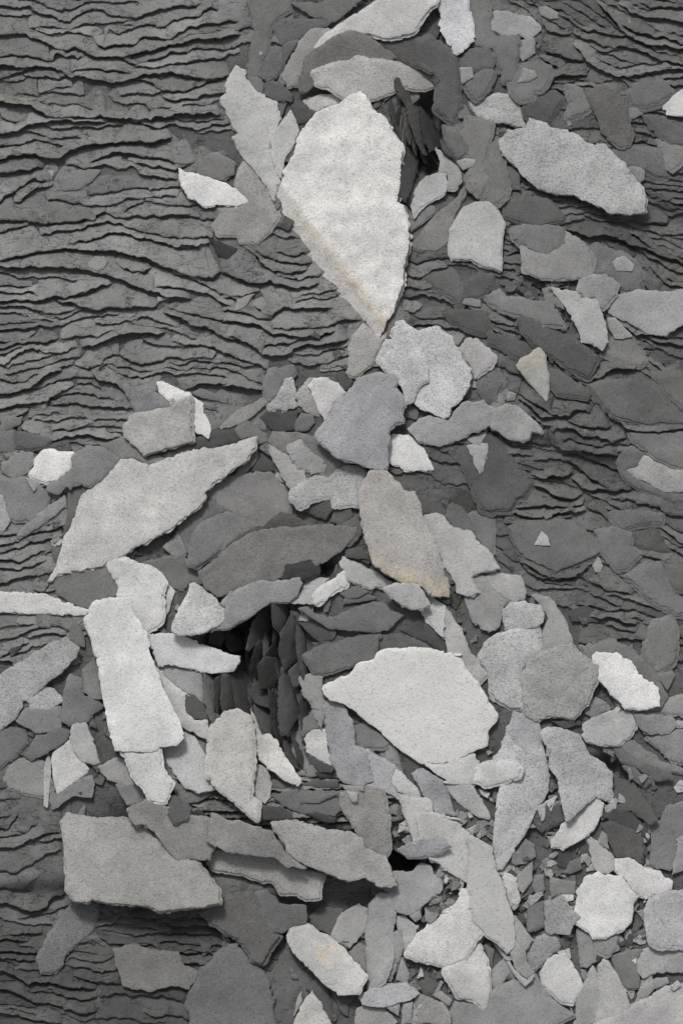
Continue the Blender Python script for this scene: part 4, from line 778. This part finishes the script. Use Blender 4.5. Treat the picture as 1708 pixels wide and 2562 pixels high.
# direction field from the traced ledges
S = np.vstack([q[::6] for _, q, _ in prepped]); Tn = np.vstack([np.gradient(q, axis=0)[::6] for _, q, _ in prepped]); Tn /= np.hypot(Tn[:, 0], Tn[:, 1])[:, None]+1e-9
Tn[Tn[:, 0] < 0] *= -1
def direction(p):
    d2 = ((S-p)**2).sum(1)+0.0006; w = 1/d2**1.5; v = (Tn*w[:, None]).sum(0); return v/np.hypot(*v)
occ = np.zeros((NY, NX), bool)
def mark(Q):
    i = ((Q[:, 0]-X0)/CELL).astype(int); j = ((Q[:, 1]-Y0)/CELL).astype(int); ok = (i >= 0) & (i < NX) & (j >= 0) & (j < NY); occ[j[ok], i[ok]] = True
for _, q, _ in prepped: mark(q)
tries = 0; added = 0
while tries < 5200 and added < 470:
    tries += 1; p = np.array([rng.uniform(-1.1, 1.1), rng.uniform(-1.5, 1.5)])
    if not in_beds(*p)[0]: continue
    i, j = int((p[0]-X0)/CELL), int((p[1]-Y0)/CELL); gap = 2 if p[0] > 0.2 or p[1] < -0.8 else 3
    if occ[max(0, j-gap):j+gap+1, max(0, i-2):i+3].any(): continue
    if mnoise.noise((p[0]*4.5+9, p[1]*8, 2.2)) < (0.02 if p[0] < 0.2 else -0.15): continue
    steps = int(rng.choice([10, 18, 30, 45, 70])); half = []
    for sg in (-1, 1):
        q = p.copy(); run = []; turn = 0.0
        for _ in range(steps):
            turn = 0.9*turn + rng.normal(0, 0.11); d = direction(q); ca, sa = math.cos(turn), math.sin(turn)
            q = q + sg*0.0055*np.array([ca*d[0]-sa*d[1], sa*d[0]+ca*d[1]]); run.append(q.copy())
            i, j = int((q[0]-X0)/CELL), int((q[1]-Y0)/CELL)
            if not (0 <= i < NX and 2 <= j < NY-2) or occ[j-1:j+2, i].any(): break
        half.append(run)
    Q = np.array(half[0][::-1]+[p]+half[1])
    if len(Q) < 6: continue
    c = int(rng.choice([1, 1, 1, 1, 2])); q2 = prep(Q, c, rng); prepped.append((c, q2, False)); mark(q2); added += 1
# local room up to the next ledge above
BV, BF, BT, BR = [], [], [], []
cnt = 0
def region_tone(x, y):
    r = 113.0
    if x > 0.2: r = 92.0
    if x > 0.2 and y > 0.95: r = 94.0
    if x < -0.2 and y < -0.75: r = 95.0
    if x < -0.1 and y < -1.05: r = 74.0  # shade of the lower-left recess painted into the ledge tone
    if x < 0.1 and -0.3 < y < 0.2: r = 113.0
    return r
occs = occ.copy()
for (c, Q, traced) in prepped:
    n = len(Q)
    if n < 5: continue
    hh = {1: 0.0035, 2: 0.0080, 3: 0.0145}[c]*rng.uniform(0.85, 1.2)*(1.0 if traced else 0.8)
    ii = ((Q[:, 0]-X0)/CELL).astype(int); jj = ((Q[:, 1]-Y0)/CELL).astype(int)
    G = np.full(n, 0.10); hit = np.zeros(n)
    for k in range(n):
        if 0 <= ii[k] < NX:
            col = occs[max(0, jj[k]+3):max(0, jj[k]+28), ii[k]]
            w = np.flatnonzero(col)
            if len(w): G[k] = (w[0]+3)*CELL; hit[k] = 1.0
    Gs = G.copy()
    for _ in range(4): Gs[1:-1] = (Gs[:-2]+Gs[1:-1]+Gs[2:])/3; hit[1:-1] = np.minimum(hit[1:-1], (hit[:-2]+hit[1:-1]+hit[2:])/3)
    G = np.minimum(Gs, 0.10)
    t = np.linspace(0, 1, n); endfade = np.minimum(1, np.minimum(t, 1-t)*n*0.0035/0.03)
    hz = hh*np.sqrt(np.clip(endfade, 0.0, 1))*(1+0.35*wob(n, False, [(40, 0.5), (15, 0.3)], rng))
    T = np.gradient(Q, axis=0)
    for _ in range(10): T[1:-1] = (T[:-2]+T[1:-1]+T[2:])/3
    T /= np.hypot(T[:, 0], T[:, 1])[:, None]+1e-9; Nn = np.stack([-T[:, 1], T[:, 0]], 1)
    if Nn[:, 1].mean() < 0: Nn = -Nn
    Nn[:, 1] = np.maximum(Nn[:, 1], 0.35); Nn /= np.hypot(Nn[:, 0], Nn[:, 1])[:, None]
    Lr = G*1.15+0.006
    rows = [0, 0.03, 0.07, 0.15, 0.28, 0.45, 0.62, 'a', 'b', 'c', 'd', 1.0]
    dprev = np.zeros(n)
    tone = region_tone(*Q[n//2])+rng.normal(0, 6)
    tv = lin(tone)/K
    o0 = len(BV); grid = []
    for r in rows:
        dd = np.minimum(Lr*r, 0.0016) if r == 0.03 else G-{'a': 0.010, 'b': 0.005, 'c': 0.002, 'd': -0.002}[r] if isinstance(r, str) else Lr*r
        dd = np.maximum(dd, dprev+0.0002) if r != 0 else dd; dprev = dd; rr_ = dd/Lr; XY = Q+Nn*dd[:, None]
        z = base(XY[:, 0], XY[:, 1]) + hz - (hz+0.006)*np.minimum(rr_, 1.3)**1.1 - (0.013 if traced or c > 1 else 0.007)*hit*np.exp(-np.abs(G-0.001-dd)/0.0022)*np.clip(G/0.02, 0.3, 1)*(dd > 0) - (0.0016 if r == 0 else 0)
        grid.append(len(BV))
        for k in range(n):
            zz = z[k] + 0.0022*mnoise.noise((XY[k, 0]*14, XY[k, 1]*22, 3.1)) + 0.0010*mnoise.noise((XY[k, 0]*50, XY[k, 1]*60, 1.7))
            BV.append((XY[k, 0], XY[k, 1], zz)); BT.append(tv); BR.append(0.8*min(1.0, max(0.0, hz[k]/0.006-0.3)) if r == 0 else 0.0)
    for a, b in zip(grid[:-1], grid[1:]):
        for k in range(n-1): BF.append((a+k, a+k+1, b+k+1, b+k))
    th = np.minimum(hz*0.45, 0.005)+0.001
    f0 = len(BV)
    for (dd, dz) in ((0.0, 0.0), (0.0012, 1.0), (0.02, 1.6)):
        XY = Q+Nn*dd; zb = [BV[grid[0]+k][2] for k in range(n)]
        for k in range(n):
            BV.append((XY[k, 0], XY[k, 1], zb[k]-th[k]*dz-(0.0 if dz < 1.5 else 0.006))); BT.append(tv*0.95); BR.append(1.0 if dz < 1.5 else 0.0)
    for r in (0, 1):
        for k in range(n-1): BF.append((f0+r*n+k+1, f0+r*n+k, f0+(r+1)*n+k, f0+(r+1)*n+k+1))
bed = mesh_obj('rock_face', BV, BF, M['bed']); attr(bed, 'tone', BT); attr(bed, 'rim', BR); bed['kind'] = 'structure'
bv = np.array(BV); i = ((bv[:, 0]-X0)/CELL).astype(int); j = ((bv[:, 1]-Y0)/CELL).astype(int); ok = (i >= 0) & (i < NX) & (j >= 0) & (j < NY)
np.maximum.at(H, (j[ok], i[ok]), bv[ok, 2])
# ground sheet below everything
gxs = np.concatenate([np.linspace(-30, -1.3, 14)[:-1], np.arange(-1.3, 1.3, 0.02), np.linspace(1.3, 30, 14)])
gys = np.concatenate([np.linspace(-30, -1.7, 14)[:-1], np.arange(-1.7, 1.7, 0.02), np.linspace(1.7, 30, 14)])
XX, YY = np.meshgrid(gxs, gys); ZZ = base(XX, YY)-0.004
GV = [(x, y, z+0.004*mnoise.noise((x*9, y*16, 0.3))) for x, y, z in zip(XX.ravel(), YY.ravel(), ZZ.ravel())]
nx = len(gxs); GF = [(a*nx+b, a*nx+b+1, (a+1)*nx+b+1, (a+1)*nx+b) for a in range(len(gys)-1) for b in range(nx-1)]
ground = mesh_obj('ground', GV, GF, M['bed']); ground['kind'] = 'structure'
attr(ground, 'tone', np.full(len(GV), lin(88)/K)); attr(ground, 'rim', np.zeros(len(GV)))

# ------------------------------------------------------------------ slabs
def lamina(P, zf, t, step_in, V, F, rg, stainf, ST, chamfer=0.0016):
    """one sheet of slate with outline P (closed, CCW): triangulated top with a chipped edge, walls and underside"""
    n = len(P); Nn = normals_closed(smooth_closed(P, 2)); ring = P-Nn*0.003
    x0, y0 = P.min(0); x1, y1 = P.max(0)
    gx, gy = np.meshgrid(np.arange(x0, x1, step_in), np.arange(y0, y1, step_in)); gx = gx+rg.uniform(-0.3, 0.3, gx.shape)*step_in; gy = gy+rg.uniform(-0.3, 0.3, gy.shape)*step_in
    gx, gy = gx.ravel(), gy.ravel(); m = inside(P, gx, gy)
    if m.any():
        gx, gy = gx[m], gy[m]; dmin = np.full(gx.shape, 9.0)
        for a in range(n): dmin = np.minimum(dmin, np.hypot(gx-P[a, 0], gy-P[a, 1]))
        k = dmin > 0.0065; pts = np.stack([gx[k], gy[k]], 1)
    else: pts = np.zeros((0, 2))
    rin = ring[inside(P, ring[:, 0], ring[:, 1])]
    allp = [Vector(p) for p in np.vstack([P, rin, pts])]
    vs, es, fs, ov, oe, of = delaunay_2d_cdt(allp, [(a, (a+1) % n) for a in range(n)], [list(range(n))], 1, 1e-5)
    vs = [(v.x, v.y) for v in vs]; edge = [any(q < n for q in o) for o in ov]
    o0 = len(V)
    for (x, y), e in zip(vs, edge):
        z = zf(x, y)
        V.append((x, y, z-(chamfer*rg.uniform(0.5, 1.5) if e else 0))); ST.append(stainf(x, y))
    cnt_e = {}
    for f in fs:
        F.append(tuple(o0+a for a in f))
        for a, b in zip(f, f[1:]+f[:1]): cnt_e[(a, b)] = cnt_e.get((a, b), 0)+1
    bound = [(a, b) for (a, b) in cnt_e if (b, a) not in cnt_e]
    top, bot = {}, {}; nrm_ = {}; fl = rg.uniform(0.3, 1.0)
    for a, b in bound:
        (xa, ya), (xb, yb) = vs[a], vs[b]; l_ = math.hypot(xb-xa, yb-ya)+1e-9
        for q in (a, b): p_ = nrm_.get(q, (0, 0)); nrm_[q] = (p_[0]+(yb-ya)/l_*0.5, p_[1]-(xb-xa)/l_*0.5)
    for a, b in bound:
        for q in (a, b):
            if q not in top:
                x, y, z = V[o0+q]; top[q] = len(V); V.append((x, y, z)); ST.append(ST[o0+q]); bot[q] = len(V)
                e_ = fl*max(0.0, 0.0012+0.0035*mnoise.noise((x*40, y*40, 8.8+z)))*min(1.0, t/0.004); V.append((x+nrm_[q][0]*e_, y+nrm_[q][1]*e_, z-t*rg.uniform(0.85, 1.1))); ST.append(0)
    for a, b in bound: F.append((top[b], top[a], bot[a], bot[b]))
    u0 = len(V)
    for (x, y), e in zip(vs, edge): V.append((x, y, zf(x, y)-t)); ST.append(0)
    for f in fs: F.append(tuple(u0+a for a in reversed(f)))

def stain_fn(s, c):
    A = lambda tok, x, y: np.array(conv(tok, x, y))
    if s['tint'] == 't':
        a, b = A('F', 668, 470), A('F', 885, 745)
        e1, e2 = A('F', 640, 470), A('F', 872, 775)
        def f(x, y):
            x += c[0]; y += c[1]; d = dist_seg(x, y, a, b); e = dist_seg(x, y, e1, e2)
            return 0.62*float(max(np.clip(1.5-1.5*d/0.020, 0, 1)*(0.45+0.7*np.clip((0.80-y)/0.25, 0, 1)), 0.28*np.clip(1-e/0.045, 0, 1)))
        return f
    if s['tint'] == 'o':
        a, b = A('c1', 500, 1090), A('c1', 640, 980)
        return lambda x, y: float(0.4*np.clip(1.5-dist_seg(x+c[0], y+c[1], a, b)/0.022, 0, 1))
    if s['tint'] == 'e':
        a, b = A('b2', 1010, 1090), A('b2', 1470, 1270)
        return lambda x, y: float(0.70*np.clip(1.5-dist_seg(x+c[0], y+c[1], a, b)/0.026, 0, 1))
    if s['tint'] == 'c':
        a = A('b4', 690, 1120)
        return lambda x, y: float(0.75*np.clip(3.0-3.0*math.hypot(x+c[0]-a[0], y+c[1]-a[1])/0.036, 0, 1))
    return lambda x, y: 0.0

def edge_noise(P, rg, rag):
    n = len(P); j = wob(n, True, [(5, 0.0007*rag), (2.2, 0.0011*rag)], rg)*(0.35+np.abs(wob(n, True, [(22, 1.0)], rg))); return P+normals_closed(smooth_closed(P, 2))*j[:, None]

def facet(P, rg, R):
    out = []; amp = 1.0 if R > 0.05 else 0.45
    for a, b in zip(P, np.roll(P, -1, 0)):
        out.append(a); L_ = math.hypot(*(b-a)); n = int(L_/rg.uniform(0.008, 0.017)); nn = np.array([(b-a)[1], -(b-a)[0]])/(L_+1e-9)
        for u in (np.sort(rg.uniform(0.12, 0.88, n)) if n else []): out.append(a+(b-a)*u+nn*rg.normal(0, 0.0015)*amp)
    return np.array(out)
BLADE_Z = {}; cover = np.zeros((NY, NX), bool)
def lay(s):
    rg = np.random.default_rng(1000+s['k']); P = s['P']
    if area(P) < 0: P = P[::-1]
    A = area(P); R = math.sqrt(A); small = R < 0.045
    step = 0.0030 if not small else 0.0024
    C = resample(facet(P, rg, R), step, True); rag = rg.uniform(0.3, 1.1)*(0.45 if small else 1.0)
    per = np.hypot(*(np.roll(P, -1, 0)-P).T).sum(); rag *= min(1.0, (A/per)/0.012)
    if s['tint'] == 'm': rag *= 0.7
    P1 = edge_noise(C, rg, rag); c = P1.mean(0); s['c'] = c; s['A'] = A
    d = P1-c; cov = d.T@d/len(d); ev, evec = np.linalg.eigh(cov); s['asp'] = math.sqrt(ev[1]/max(ev[0], 1e-9)); s['ax'] = evec[:, 1]
    t = float(np.clip(0.038*R+0.0022, 0.0032, 0.012))*rg.uniform(0.85, 1.25)
    nl = 1 if small else (2 if R < 0.1 else 3)
    if s['tint'] == 't': nl, t = 3, 0.030
    if s['tint'] == 'm': nl = 2
    s['bedlike'] = (not s['blade']) and s['tone'] < 130 and R > 0.05 and P[:, 0].mean() > 0.25 and -0.45 < P[:, 1].mean() < 1.2
    if s['bedlike']: nl = 3; t *= 1.25
    sl, m = footprint(P1); xs, ys, hs_ = GX[sl][m]-c[0], GY[sl][m]-c[1], H[sl][m]
    if len(xs) < 3: xs = np.array([0., .001, -.001]); ys = np.array([0., .001, .002]); hs_ = base(xs+c[0], ys+c[1])
    if s['blade']:
        nrm = evec[:, 0]; nrm = nrm if nrm[0] > 0 else -nrm; g = -1.35*nrm + evec[:, 1]*0.1*rg.normal(); sx, sy = g
        if s['k'] >= 500: z0 = float(base(*c))+rg.uniform(0.032, 0.048)
        else: z0 = float(base(*c))+0.052+(BLADE_Z.get('n', 0) % 9)*0.0034; BLADE_Z['n'] = BLADE_Z.get('n', 0)+1
        z0 = min(z0, 0.0)
        t = 0.006; nl = 2
    else:
        Am = np.stack([xs, ys, np.ones_like(xs)], 1); sol = np.linalg.lstsq(Am+rg.normal(0, 1e-9, Am.shape), hs_, rcond=None)[0]
        lim = 0.22 if R > 0.05 else 0.3; sx, sy = np.clip(sol[:2]*0.9+rg.normal(0, 0.050 if 4.5 < s['lv'] < 8 else 0.03, 2), -lim, lim)
        res = hs_-(sx*xs+sy*ys); tot = t
        z0 = max(np.percentile(res, 88)+tot*0.8, (np.percentile(res, 99.2)+0.0008) if A < 0.008 else res.max()+0.0012)
    if s['tint'] == 'p' or (s['tint'] == 'w' and s['k'] < 500 and 180 < s['P'][:, 0].mean()*-1000+0 and s['P'][:, 1].mean() < -0.8 and A > 0.01): z0 += 0.010; t *= 1.4
    s['z'] = z0
    cx, cy = c
    # gentle warp of the sheet
    b1, b2, b3 = rg.normal(0, 1, 3)*0.10; bend = 0.0 if s['blade'] else 1.0; sd = rg.uniform(0, 99)
    if s['tint'] == 't':
        a_, b_ = np.array(conv('F', 660, 440))-c, np.array(conv('F', 885, 745))-c; dv = (b_-a_)/np.hypot(*(b_-a_)); nv = np.array([dv[1], -dv[0]])
        if nv @ (np.array(conv('F', 640, 620))-c-a_) < 0: nv = -nv
    def zf(x, y):
        z = z0+sx*x+sy*y+bend*(b1*x*x+b2*y*y+b3*x*y)+0.0019*mnoise.noise((x*16+sd, y*16, sd))+0.0008*mnoise.noise((x*55, y*55+sd, sd))
        if s['tint'] == 't': z -= 0.50*max(0.0, (x-a_[0])*nv[0]+(y-a_[1])*nv[1]) - 0.004*mnoise.noise((x*9, y*9, 2)) - 0.0016*mnoise.noise((x*38, y*38, 4))
        if s['tint'] == 'p' or s['tint'] == 'w' and s['asp'] > 1.6 and R > 0.07: z -= 0.5*0.0
        return z
    V, F, ST = [], [], []; sf = stain_fn(s, c)
    step_in = 0.008 if R > 0.12 else (0.009 if not small else 0.007)
    zoff = 0.0
    for li in range(nl):
        tl = t/nl; Q = P1-c
        if li:
            off = rg.normal(0.0002, 0.0016, 2)+[0, -0.0008]; Q = edge_noise(C, rg, rag*1.1)-c; Q = Q+normals_closed(smooth_closed(Q, 2))*(rg.uniform(0.002, 0.0055)*li if s['bedlike'] else rg.uniform(-0.0015, 0.0022) if s['k'] % 3 else rg.uniform(0.001, 0.0065))+off+([0, -0.0018*li] if s['bedlike'] else [0, 0])
        zo = zoff; lamina(Q, (lambda x, y, zo=zo: zf(x, y)-zo), tl*0.97, step_in if li == 0 else 0.02, V, F, rg, sf, ST, 0.0009 if nl > 1 else 0.0011); zoff += tl
    nm = 'standing_slate' if s['blade'] else ('slate_chip' if A < 0.0022 else 'flat_slate')
    V = [(x, y, z-z0+t) for x, y, z in V]
    mat = M['smooth'] if s['tint'] == 'm' else (M['speck'] if s['tint'] == 's' else (M['mottled'] if s['tint'] in 'twpeb' and A > 0.002 else M['plain']))
    o = mesh_obj(nm, V, F, mat, False, (cx, cy, z0-t)); o.data.polygons.foreach_set('use_smooth', [len(f) == 3 for f in F]); attr(o, 'stain', ST)
    v = lin(s['tone']*(1.16 if s['blade'] else (1.04 if s['P'][:, 0].mean() > 0.0 and s['P'][:, 1].mean() < -0.45 else 0.94) if s['tone'] < 130 else 1.0 if s['tone'] < 150 else 0.965))/K; tr = TINT[s['tint']]; jit = rg.normal(0, 0.004, 3)  # dark blade tones have the shade of the hollows painted in
    o.color = (v*(tr[0]+jit[0]), v*(tr[1]), v*(tr[2]+jit[2]), 1)
    if m.any():
        zt = np.array([zf(x, y) for x, y in zip(xs, ys)]); sub = H[sl]; sub[m] = np.maximum(sub[m], np.minimum(zt, -0.004) if s['blade'] else zt)
    s['o'] = o; s['nm'] = nm
    if s['lv'] >= 4 or s['tone'] > 135: cv = cover[sl]; cv[m] = True
    return o

# loose angular crumbs under and between the slabs (far too many to count)
CV, CF, CS = [], [], []
def crumb(x, y, r, tilt, tone, rg):
    n = int(rg.integers(4, 7)); a = np.sort(rg.uniform(0, 2*math.pi, n)); asp = rg.uniform(0.35, 0.95); th = rg.uniform(0, math.pi)
    if np.max(np.diff(np.append(a, a[0]+2*math.pi))) > 2.4: return
    rr = r*rg.uniform(0.7, 1.15, n); px, py = rr*np.cos(a), rr*np.sin(a)*asp
    P = np.stack([x+px*math.cos(th)-py*math.sin(th), y+px*math.sin(th)+py*math.cos(th)], 1)
    P = resample(P, max(0.003, r*0.18), True); P = P+normals_closed(P)*wob(len(P), True, [(3, 0.04*r), (2, 0.03*r)], rg)[:, None]
    sl, m = footprint(P)
    hs_ = H[sl][m] if m.any() else np.array([float(H[min(NY-1, max(0, int((y-Y0)/CELL))), min(NX-1, max(0, int((x-X0)/CELL)))])])
    t = rg.uniform(0.10, 0.2)*r+0.001; sx, sy = rg.normal(0, tilt, 2); z0 = np.percentile(hs_, 55)+t*0.8
    if m.any(): sub = H[sl]; sub[m] = np.maximum(sub[m], z0+sx*(GX[sl][m]-x)+sy*(GY[sl][m]-y))
    n = len(P); o = len(CV); tv = lin(tone)/K
    def zz(q, e): return z0+sx*(q[0]-x)+sy*(q[1]-y)-e
    Nn = normals_closed(P)
    for q, nn in zip(P, Nn): CV.append((q[0]-nn[0]*0.0013, q[1]-nn[1]*0.0013, zz(q, 0)))
    for q in P: CV.append((q[0], q[1], zz(q, 0.0012)))
    for q in P: CV.append((q[0], q[1], zz(q, 0.0012)-t))
    CF.append(tuple(range(o, o+n)))
    for k in range(n):
        k2 = (k+1) % n; CF.append((o+n+k, o+n+k2, o+k2, o+k)); CF.append((o+2*n+k, o+2*n+k2, o+n+k2, o+n+k))
    CS.extend([tv]*(3*n))
rg = np.random.default_rng(5)
RUB = [parse(s) for s in ('F 575,-150 1250,-150 1250,560 900,600 640,520 560,150', 'F 780,720 1180,760 1240,1000 1160,1050 1150,1300 1330,1400 1700,1560 1700,2500 430,2500 470,2110 160,2080 150,1860 -150,1800 -150,1500 150,1460 120,1250 -150,1180 -150,990 300,980 600,860',
      'F 880,1800 1500,1800 1500,2400 880,2400', 'F 1180,560 1400,620 1350,900 1180,820')]
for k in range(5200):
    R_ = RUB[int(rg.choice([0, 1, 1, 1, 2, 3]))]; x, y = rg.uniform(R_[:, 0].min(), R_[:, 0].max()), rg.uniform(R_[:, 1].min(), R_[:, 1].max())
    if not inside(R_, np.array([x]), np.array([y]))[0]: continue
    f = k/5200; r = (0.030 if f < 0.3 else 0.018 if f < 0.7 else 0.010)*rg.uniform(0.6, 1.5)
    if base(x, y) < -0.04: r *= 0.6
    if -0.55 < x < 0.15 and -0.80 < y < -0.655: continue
    crumb(x, y, r, 0.10, (rg.normal(92, 12) if not (x > 0.02 and y < -0.6 and rg.random() < 0.4) else rg.normal(124, 14)) if base(x, y) > -0.05 else rg.normal(48, 6), rg)  # crumbs toned dark in gaps, darkest in hollows: shade put into colour
# crumbs caught on the ledges of the layered rock at right
for k in range(900):
    x, y = rg.uniform(0.2, 0.95), rg.uniform(-0.3, 1.3)
    if in_beds(x, y)[0] and mnoise.noise((x*7, y*10, 5)) > 0.12: crumb(x, y, rg.uniform(0.003, 0.011), 0.2, rg.normal(104, 12), rg)

order = sorted(slabs, key=lambda s: (s['lv'], s['k']))
done_mid = False
for s in order:
    if s['lv'] >= 5 and not done_mid:
        done_mid = True
        for k in range(1100):      # thin pale flakes among the middle layers of the scree
            R_ = RUB[2] if k % 2 else RUB[1]; x, y = rg.uniform(R_[:, 0].min(), R_[:, 0].max()), rg.uniform(R_[:, 1].min(), R_[:, 1].max())
            if inside(R_, np.array([x]), np.array([y]))[0] and not cover[int((y-Y0)/CELL), int((x-X0)/CELL)] and base(x, y) > -0.03 and not (-0.55 < x < 0.15 and -0.80 < y < -0.655):
                crumb(x, y, rg.uniform(0.011, 0.030), 0.16, (rg.normal(150, 16) if x > 0 and y < -0.5 else rg.normal(134, 20)) if x > 0 or y > -0.4 else rg.normal(112, 12), rg)
    lay(s)
for k in range(420):       # pale flakes on top of the scree at lower right
    x, y = rg.uniform(0.05, 0.87), rg.uniform(-1.3, -0.45)
    j_, i_ = int((y-Y0)/CELL), int((x-X0)/CELL)
    if not cover[j_, i_] and base(x, y) > -0.03: crumb(x, y, rg.uniform(0.010, 0.024), 0.2, rg.normal(142, 20), rg)
for k in range(700):       # and a few small crumbs lying on the lower slabs
    R_ = RUB[2] if k % 3 else RUB[0]; x, y = rg.uniform(R_[:, 0].min(), R_[:, 0].max()), rg.uniform(R_[:, 1].min(), R_[:, 1].max())
    if not cover[int((y-Y0)/CELL), int((x-X0)/CELL)] and base(x, y) > -0.045: crumb(x, y, rg.uniform(0.003, 0.009), 0.15, rg.normal(112, 14), rg)
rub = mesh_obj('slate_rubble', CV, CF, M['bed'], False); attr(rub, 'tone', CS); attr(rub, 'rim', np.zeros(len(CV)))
rub['kind'] = 'stuff'; rub['label'] = 'small grey angular slate crumbs filling the gaps between the larger slabs'; rub['category'] = 'rubble'

# ------------------------------------------------------------------ names and labels
LMK = [s for s in slabs if s['lm']]
def tone_word(s):
    t = s['tone']; w = 'near-black' if t < 70 else 'dark grey' if t < 103 else 'mid-grey' if t < 129 else 'light grey' if t < 160 else 'pale' if t < 185 else 'whitish'
    if s['tint'] in 'wpe' : w = {'near-black': 'near-black', 'dark grey': 'dark brownish', 'mid-grey': 'brownish grey', 'light grey': 'beige-grey', 'pale': 'pale beige', 'whitish': 'cream'}[w]
    if s['tint'] == 'b': w = 'mid bluish grey' if w == 'mid-grey' else w.replace('grey', 'bluish grey')
    return w
def shape_word(s):
    a = s['ax']; ang = abs(math.degrees(math.atan2(a[1], a[0]))); ang = ang if ang <= 90 else 180-ang; up = a[0]*a[1] > 0
    if s['asp'] > 1.75:
        return ('upright ' if ang > 65 else 'level ' if ang < 22 else ('right-leaning ' if up else 'left-leaning '))+('sliver' if s['asp'] > 3 else 'long piece')
    return 'small chip' if s['A'] < 0.0016 else 'angular piece' if s['asp'] > 1.35 else 'blocky piece'
def rel(s, l):
    d = s['c']-l['c']; a = math.degrees(math.atan2(d[1], d[0])) % 360
    return ['right of', 'above right of', 'above', 'above left of', 'left of', 'below left of', 'below', 'below right of'][int(((a+22.5) % 360)//45)]
used = set()
for s in slabs:
    o = s['o']
    if s['label']: lab = s['label']
    else:
        near = sorted(LMK, key=lambda l: np.hypot(*(s['c']-l['c'])))
        head = 'standing '+tone_word(s)+' slate blade' if s['blade'] else tone_word(s)+' '+shape_word(s)
        head2 = 'narrow edge-on '+tone_word(s)+' slate blade' if s['blade'] else ('tiny ' if s['A'] < 0.0008 else 'larger ' if s['A'] > 0.006 else 'modest ')+head
        c = [head+' '+rel(s, l)+' '+l['lm'] for l in near[:2]] + [head2+' '+rel(s, near[0])+' '+near[0]['lm']]
        for q in (1, 2, 3): c.append(head+', '+rel(s, near[0])+' '+near[0]['lm']+' and '+rel(s, near[q])+' '+near[q]['lm'])
        lab = next((x for x in c if x not in used and len(x.split()) <= 16), None)
        if lab is None:
            lab = next((x for x in (head2+', '+rel(s, near[q])+' '+near[q]['lm'] for q in (1, 2, 3, 4, 5)) if x not in used), head2+' '+rel(s, near[6])+' '+near[6]['lm'])
    if lab in used: print('DUP LABEL', lab)
    used.add(lab); o['label'] = lab
    if s['blade']: o['category'] = 'standing slate'; o['group'] = 'dark slate blades standing on edge in the hollows'
    elif s['nm'] == 'slate_chip': o['category'] = 'slate chip'; o['group'] = 'small slate chips among the slabs'
    else: o['category'] = 'slate slab'; o['group'] = 'loose slate slabs scattered over the rock face'
print('slabs', len(slabs), 'ledges', len(prepped), 'bed verts', len(BV), 'rubble verts', len(CV), 'max H', H.max(), 'words', max(len(x.split()) for x in used))
